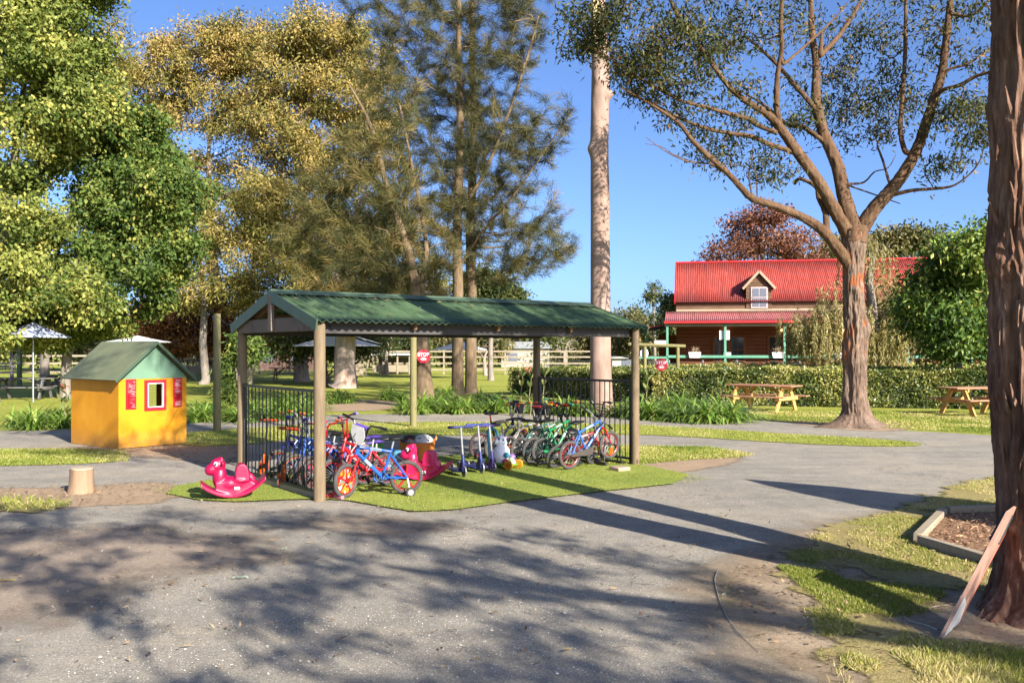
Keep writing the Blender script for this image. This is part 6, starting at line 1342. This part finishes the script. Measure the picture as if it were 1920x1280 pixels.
x, y = G(797, 764); S = Skel()
S.line(dens([(x, y, -.1, .36), (x, y, .25, .31)]+[(*P(a, b, y), w/2/F*y) for a, b, w in ((794, 700, 30), (790, 640, 28), (784, 590, 24), (776, 520, 18), (760, 450, 14), (738, 390, 12), (720, 330, 10), (700, 250, 8), (678, 200, 5), (655, 160, 3))], 2))
S.line(dens(PL([(792, 650, 18), (800, 600, 16), (790, 540, 12), (800, 470, 9), (790, 400, 7), (770, 300, 5), (750, 200, 4)], y, 1.4), 2), S.near(P(793, 660, y)))
S.attach(blob_points([bl(a, b, c, d, y+.5, int(n*1.0), 2.4) for a, b, c, d, n in ((620, 440, 80, 60, 60), (680, 370, 100, 60, 64), (640, 520, 90, 40, 60), (720, 480, 90, 60, 54), (760, 400, 80, 60, 46), (700, 270, 80, 70, 50), (740, 200, 80, 60, 36), (570, 470, 40, 40, 26), (780, 520, 60, 40, 26), (690, 560, 100, 24, 34), (650, 300, 60, 60, 30), (600, 360, 50, 60, 40), (660, 460, 100, 60, 60), (730, 330, 90, 90, 60), (800, 470, 70, 60, 40), (760, 560, 90, 30, 40), (620, 560, 60, 24, 24))]), .4, .35, .1, .0075, 1.2, 2.15, 2.4)
make_tree('she_oak', 'leaning she-oak with golden brown needles and a stop sign on its trunk', 'tree', (x, y, 0), S, m_barkC, l_cas, needles(S, 62, .4, .0145, .055), 'she-oaks behind the shelter')

# ------------------------------------------------------------------ big gums at left centre
def gum(label, base, path, bs, lm, bark, n, L, W, grp, dy=3, sp=.3, r0=.014, name='gum_tree', up=.3, minf=.35, void=.36, vs=.8):
    x, y = base; S = Skel(); S.line(dens([(x, y, -.1, path[0][2]/2/F*y*1.4)]+[(*P(a, b, y), w/2/F*y) for a, b, w in path], 2)); tz = P(0, path[-1][1], y)[2]
    S.attach(blob_points([bl(a, b, c, d, y, k, dy) for a, b, c, d, k in bs], None, void, vs), .6, up, .11, r0, .8, 2.15, tz*minf)
    return make_tree(name, label, 'tree', (x, y, 0), S, bark, lm, leaves(S, n, sp, L, W, .45, .3, None, 2, .4), grp)
gg = 'tall gums behind the shelter'
gum('tall spreading gum with orange tinged crown behind the tall pole', G(425, 713), [(424, 705, 30), (420, 640, 28), (412, 560, 24), (400, 500, 19), (396, 430, 15), (392, 350, 11), (392, 270, 6), (400, 190, 4), (410, 110, 2)], [(400, 90, 110, 45, 60), (310, 160, 60, 70, 44), (330, 120, 60, 40, 30), (450, 110, 60, 50, 36), (490, 70, 50, 30, 24), (370, 200, 80, 50, 30), (440, 230, 60, 50, 20), (300, 250, 40, 50, 22), (250, 180, 50, 60, 34), (230, 260, 40, 60, 24), (420, 330, 80, 60, 30), (330, 330, 60, 60, 26), (460, 150, 80, 60, 36), (440, 420, 70, 60, 26)], l_gum, m_barkP, 135, .22, .08, gg, 3.2, .36, .03)
gum('tall dense orange tinged gum directly left of the she-oaks', (-11.6, 50), [(565, 700, 28), (560, 600, 26), (556, 500, 22), (560, 400, 17), (570, 300, 13), (580, 200, 7), (590, 130, 4), (600, 70, 2)], [(600, 70, 90, 45, 64), (690, 110, 60, 60, 44), (540, 150, 60, 60, 44), (620, 170, 80, 60, 50), (520, 230, 50, 60, 32), (590, 260, 80, 50, 40), (690, 220, 60, 60, 36), (500, 330, 40, 60, 26), (640, 320, 70, 50, 34), (570, 90, 70, 30, 30), (560, 400, 80, 60, 34), (600, 480, 80, 50, 30), (520, 450, 50, 60, 24), (560, 300, 70, 60, 34), (470, 240, 50, 70, 30), (660, 180, 70, 60, 36)], l_gum, m_barkP, 135, .22, .08, gg, 3.4, .36, .03)
gum('paperbark tree with a broad pale trunk seen beyond the front post', G(645, 727), [(648, 718, 46), (646, 680, 40), (648, 620, 38), (640, 560, 32), (630, 500, 24), (660, 420, 17), (690, 360, 11)], [(660, 430, 110, 50, 30), (600, 560, 80, 30, 24), (720, 540, 60, 40, 24), (560, 480, 60, 50, 22)], l_gumy, m_barkP, 90, .26, .085, gg, 3, .36, .02)
gum('slender pale trunked gum half hidden by the leaning she-oak', G(785, 706), [(784, 700, 24), (790, 640, 20), (788, 560, 17), (760, 480, 13), (750, 400, 9)], [(740, 450, 90, 60, 30), (700, 520, 60, 40, 20), (820, 520, 50, 40, 16)], l_gumy, m_barkP, 80, .28, .09, gg, 3, .4, .02)
gum('pale yellow green young gum in front of the tall gums', G(470, 722), [(470, 715, 9), (468, 640, 8), (474, 560, 7), (476, 480, 6), (480, 400, 4)], [(480, 370, 45, 40, 26), (505, 430, 40, 60, 30), (460, 470, 40, 60, 26), (500, 530, 50, 40, 26), (440, 540, 40, 40, 22), (520, 360, 30, 30, 14)], l_gumy, m_barkP, 110, .24, .075, gg, 1.6, .34, .012)
gum('wispy drooping gum between the shade toned green tree and the tall gums', G(380, 720), [(386, 710, 16), (380, 640, 14), (384, 560, 11), (370, 480, 8)], [(370, 470, 40, 60, 24), (400, 410, 40, 60, 24), (350, 540, 50, 40, 24), (200, 130, 30, 60, 20), (230, 90, 25, 60, 10)], l_gumy, m_barkG, 90, .3, .07, gg, 2, .34, .013)
# autumn tree and shrubs under them
gum('rusty autumn tree low behind the yellow playhouse', G(330, 713), [(335, 705, 14), (330, 650, 12), (340, 600, 8)], [(320, 590, 70, 40, 40), (280, 610, 40, 36, 22), (380, 580, 50, 40, 30), (330, 640, 80, 22, 40), (400, 630, 40, 30, 24), (470, 590, 40, 50, 26), (450, 640, 40, 30, 20)], l_aut, m_barkG, 120, .22, .12, None, 2.4, .4, .014, 'autumn_tree')
gum('dark leafy tree low behind the front posts of the shelter', (-9.4, 47), [(610, 700, 10), (606, 660, 9), (600, 620, 7)], [(580, 640, 60, 24, 34), (540, 650, 40, 24, 24), (640, 645, 40, 20, 16), (690, 640, 50, 24, 20)], l_bgd, m_barkG, 150, .2, .1, None, 2, .4, .014, 'leafy_tree')
gum('dark bushy tree low between the twin she-oaks and the white gum', (-1.2, 52), [(920, 690, 10), (920, 640, 9), (925, 580, 7)], [(920, 540, 50, 30, 40), (880, 560, 40, 30, 26), (950, 560, 30, 24, 22), (900, 520, 30, 18, 14)], l_bgd, m_barkG, 190, .2, .11, None, 1.7, .32, .014, 'leafy_tree')
gum('leafy shrub growing against the rear left post of the shelter', G(444, 772), [(444, 760, 5), (446, 720, 4), (442, 690, 3)], [(440, 700, 26, 40, 22), (452, 650, 16, 30, 10), (430, 740, 24, 24, 14), (485, 660, 18, 30, 8)], l_dgrn, m_barkG, 70, .16, .06, None, .5, .13, .006, 'leafy_shrub', minf=.1)

# ------------------------------------------------------------------ green trees at the left
def gtree(label, base, path, bs, lm, n, L, W, dy, sp=.27, grp='broad leaved green trees on the left'):
    return gum(label, base, path, bs, lm, m_barkG, n, L, W, grp, dy, sp, .012, 'broadleaf_tree', .25, .2, .42, .8)
gtree('tall bright yellow green tree at the left edge', (-17.6, 30.5), [(-20, 740, 34), (-22, 660, 30), (-10, 560, 25), (10, 430, 20), (30, 280, 14), (50, 120, 8)], [(90, 50, 100, 70, 70), (40, 150, 130, 70, 70), (140, 130, 55, 80, 50), (100, 240, 90, 60, 56), (30, 300, 90, 60, 40), (160, 240, 40, 50, 24), (40, 420, 90, 50, 46), (60, 520, 110, 50, 64), (20, 600, 90, 40, 44), (50, 628, 70, 16, 34), (140, 560, 60, 44, 30), (120, -40, 110, 60, 50), (190, 200, 24, 40, 10)], l_grn, 180, .15, .11, 2.6)
gtree('rounded green tree with shade put into its leaf colour, crown reaching over the yellow playhouse', G(122, 747), [(122, 738, 20), (124, 690, 18), (130, 640, 16), (150, 560, 12), (190, 480, 10), (230, 400, 8), (260, 300, 5)], [(280, 330, 90, 60, 66), (350, 370, 60, 50, 44), (250, 250, 70, 50, 44), (230, 400, 80, 60, 56), (320, 440, 60, 50, 34), (290, 500, 50, 40, 26), (180, 480, 70, 40, 34), (150, 560, 70, 40, 36), (260, 560, 40, 40, 14), (90, 620, 70, 24, 22), (200, 330, 60, 60, 36), (180, 600, 44, 30, 16)], l_dgrn, 180, .15, .11, 2.0)  # shade from neighbouring trees is put into the darker leaf colour
gum('slender smoky gum filling in behind the leaning she-oak', (-10.2, 56), [(660, 700, 14), (660, 600, 12), (664, 480, 9), (668, 380, 5)], [(640, 400, 90, 70, 40), (600, 520, 90, 50, 40), (700, 520, 90, 50, 36), (660, 590, 110, 30, 40), (740, 400, 70, 80, 34)], l_bg, m_barkP, 64, .24, .085, gg, 2.6, .46, .016)
gtree('lit brown trunk behind the shaded picnic tables', G(84, 716), [(84, 706, 18), (84, 660, 15), (86, 620, 13), (80, 560, 9)], [(60, 560, 60, 30, 16)], l_grn, 160, .2, .12, 1.5)

# ------------------------------------------------------------------ trees around the red roofed building
def weeping(label, base, path, bs, lm, bark, strands):
    x, y = base; S = Skel(); S.line(dens([(x, y, -.1, .3)]+[(*P(a, b, y), w/2/F*y) for a, b, w in path], 2)); S.attach(blob_points([bl(a, b, c, d, y, k, 1.8) for a, b, c, d, k in bs]), .5, .7, .1, .008, .6, 2.2, 1.5)
    C = []; D = []; T = []; SV_ = []; SQ_ = []; o = 0; mbv = Skel()
    for t in S.tips:
        for _ in range(strands):
            p = S.p[t]+rng.normal(0, .14, 3); l = rng.uniform(.7, 2.0); k = int(l*38); u = rng.random(k); sway = rng.normal(0, .12, 2)
            q = p[None]+np.c_[sway[0]*u*u, sway[1]*u*u, -l*u]+rng.normal(0, .02, (k, 3)); C.append(q); D.append(unit(rng.normal(0, .45, (k, 3))+[0, 0, -1.0])); T.append(np.clip(rng.normal(rng.uniform(.2, .8), .15, k), 0, 1))
    C = np.concatenate(C); D = np.concatenate(D); T = np.concatenate(T); n = len(C); V, Q = leaf_quads(C, D, unit(rng.normal(0, 1, (n, 3))), .16*rng.uniform(.6, 1.3, n), np.full(n, .035))
    return make_tree('weeping_willow', label, 'tree', (x, y, 0), S, bark, lm, (V, Q, np.repeat(T, 4)))
weeping('weeping willow with long hanging fronds between the forked tree and the building', (14.5, 36.2), [(1640, 690, 22), (1638, 640, 20), (1636, 580, 17), (1630, 520, 13), (1640, 470, 8)], [(1570, 540, 50, 16, 6), (1625, 462, 40, 20, 14), (1665, 500, 30, 26, 4), (1650, 555, 50, 24, 20), (1550, 590, 50, 20, 30), (1600, 585, 40, 20, 24), (1700, 570, 40, 24, 24), (1530, 620, 22, 16, 12), (1690, 620, 30, 16, 14), (1620, 610, 50, 16, 18), (1482, 590, 8, 8, 3), (1530, 590, 40, 14, 14), (1505, 612, 20, 10, 6), (1690, 565, 40, 24, 12), (1660, 600, 50, 20, 18)], l_wil, m_barkG, 4)
gum('bare branched top twigs and sparse rusty crown behind the red roof', (11.6, 64), [(1425, 680, 16), (1425, 600, 14), (1428, 540, 12), (1430, 480, 9), (1430, 440, 6)], [(1430, 440, 80, 36, 70), (1370, 470, 50, 30, 40), (1490, 460, 50, 34, 40), (1420, 410, 60, 20, 36), (1510, 490, 40, 20, 16), (1340, 490, 24, 16, 10)], l_red, m_barkG, 62, .22, .12, None, 3, .42, .017, 'rusty_tree')
gum('shiny green bushy tree standing right of the building by the dark trunk', (13.6, 28.2), [(1800, 760, 14), (1798, 700, 14), (1795, 640, 12), (1795, 560, 9), (1800, 480, 5)], [(1815, 455, 42, 26, 28), (1790, 500, 48, 34, 36), (1765, 545, 44, 34, 30), (1742, 590, 34, 28, 20), (1790, 590, 60, 40, 34), (1840, 540, 50, 50, 34), (1850, 620, 40, 50, 22), (1770, 640, 50, 28, 24), (1722, 575, 18, 18, 6), (1880, 500, 40, 60, 18)], l_shiny, m_barkG, 105, .18, .085, None, 2.0, .3, .01, 'bushy_tree', minf=.15, void=.46, vs=1.1)
gum('small thin topped gum left of the building gable', (13.2, 82), [(1228, 680, 6), (1227, 620, 6), (1225, 570, 4), (1226, 545, 3)], [(1225, 548, 16, 20, 20), (1232, 585, 14, 16, 10)], l_bgd, m_barkG, 40, .3, .12, None, 1, .3, .014, 'thin_gum')
gum('dark leafy tree against the left gable of the building', (13.0, 70), [(1262, 680, 8), (1262, 620, 7), (1262, 580, 5)], [(1262, 580, 16, 30, 26), (1256, 620, 20, 24, 20)], l_bgd, m_barkG, 120, .26, .14, None, 1.2, .4, .016, 'leafy_tree')
gum('olive treetop showing over the red roof right of the forked tree', (26, 72), [(1600, 690, 10), (1600, 600, 9), (1602, 520, 7)], [(1600, 470, 70, 26, 46), (1680, 455, 60, 22, 36), (1740, 450, 40, 22, 26), (1550, 480, 40, 14, 14)], l_bg, m_barkG, 110, .34, .18, None, 2.5, .5, .02, 'leafy_tree')
# the far tree line: each tree a thing
bgt = 0
for i, (pxc, top_, w, y, lm) in enumerate(((-60, 560, 90, 75, l_bg), (60, 590, 90, 80, l_bgd), (160, 600, 70, 78, l_bg), (235, 590, 60, 85, l_bg), (440, 600, 60, 82, l_aut), (520, 570, 70, 90, l_bg), (600, 590, 60, 86, l_bgd), (690, 580, 60, 92, l_bg), (760, 600, 60, 88, l_bgd), (830, 600, 50, 95, l_bg), (905, 605, 50, 90, l_bg), (965, 612, 50, 98, l_bg), (1025, 610, 48, 94, l_bgd), (1075, 616, 44, 100, l_bg), (1130, 590, 50, 100, l_bg), (1175, 580, 44, 96, l_bg), (1215, 600, 40, 92, l_bg), (1195, 575, 30, 110, l_bgd), (1245, 590, 30, 105, l_bg), (1330, 640, 60, 100, l_bg), (330, 610, 60, 90, l_bgd), (1860, 560, 90, 84, l_bg), (2020, 570, 90, 88, l_bgd), (2180, 575, 90, 92, l_bg), (2340, 570, 90, 90, l_bgd), (2500, 560, 90, 95, l_bg), (-220, 560, 90, 80, l_bgd), (-380, 560, 90, 84, l_bg))):
    x = (pxc-960)/F*y; hgt = (YH-top_)/F*y+1.75; kinds = {l_bg: 'olive brown', l_bgd: 'dark green', l_aut: 'rusty brown'}[lm]
    gum('%s tree in the far tree line beyond the fences' % kinds, (x, y), [(pxc, 690, 7), (pxc+random.uniform(-4, 4), (690+top_)/2+10, 5), (pxc, top_+14, 3)], [(pxc, top_+(690-top_)*.32, w*.75, (690-top_)*.3, 20), (pxc-w*.35, top_+(690-top_)*.55, w*.5, (690-top_)*.28, 14), (pxc+w*.35, top_+(690-top_)*.55, w*.5, (690-top_)*.28, 14)], lm, m_barkG, 95, .42, .2, 'trees of the far tree line', 2.2, .62, .02, 'background_tree', minf=.1)
# bare pale saplings in front of the fence
for pxc, pyb, tp_, lab in ((726, 704, 628, 'small bare pale branched tree in front of the animal shed'), (910, 704, 640, 'small bare pale forked tree right of the twin trunks'), (1060, 700, 628, 'bare twiggy shrub beyond the right railing')):
    x, y = G(pxc, pyb); S = Skel(); S.line(dens([(x, y, -.05, .16), (*P(pxc-2, (pyb+tp_)/2, y), .1), (*P(pxc+3, tp_+20, y), .05)], 2)); S.attach(blob_points([bl(pxc, tp_+20, 26, 20, y, 40, .8)]), .4, .5, .12, .012, .6, 2.2, .8)
    make_tree('bare_tree', lab, 'tree', (x, y, 0), S, m_barkP, None, None, 'small bare trees on the far lawn')
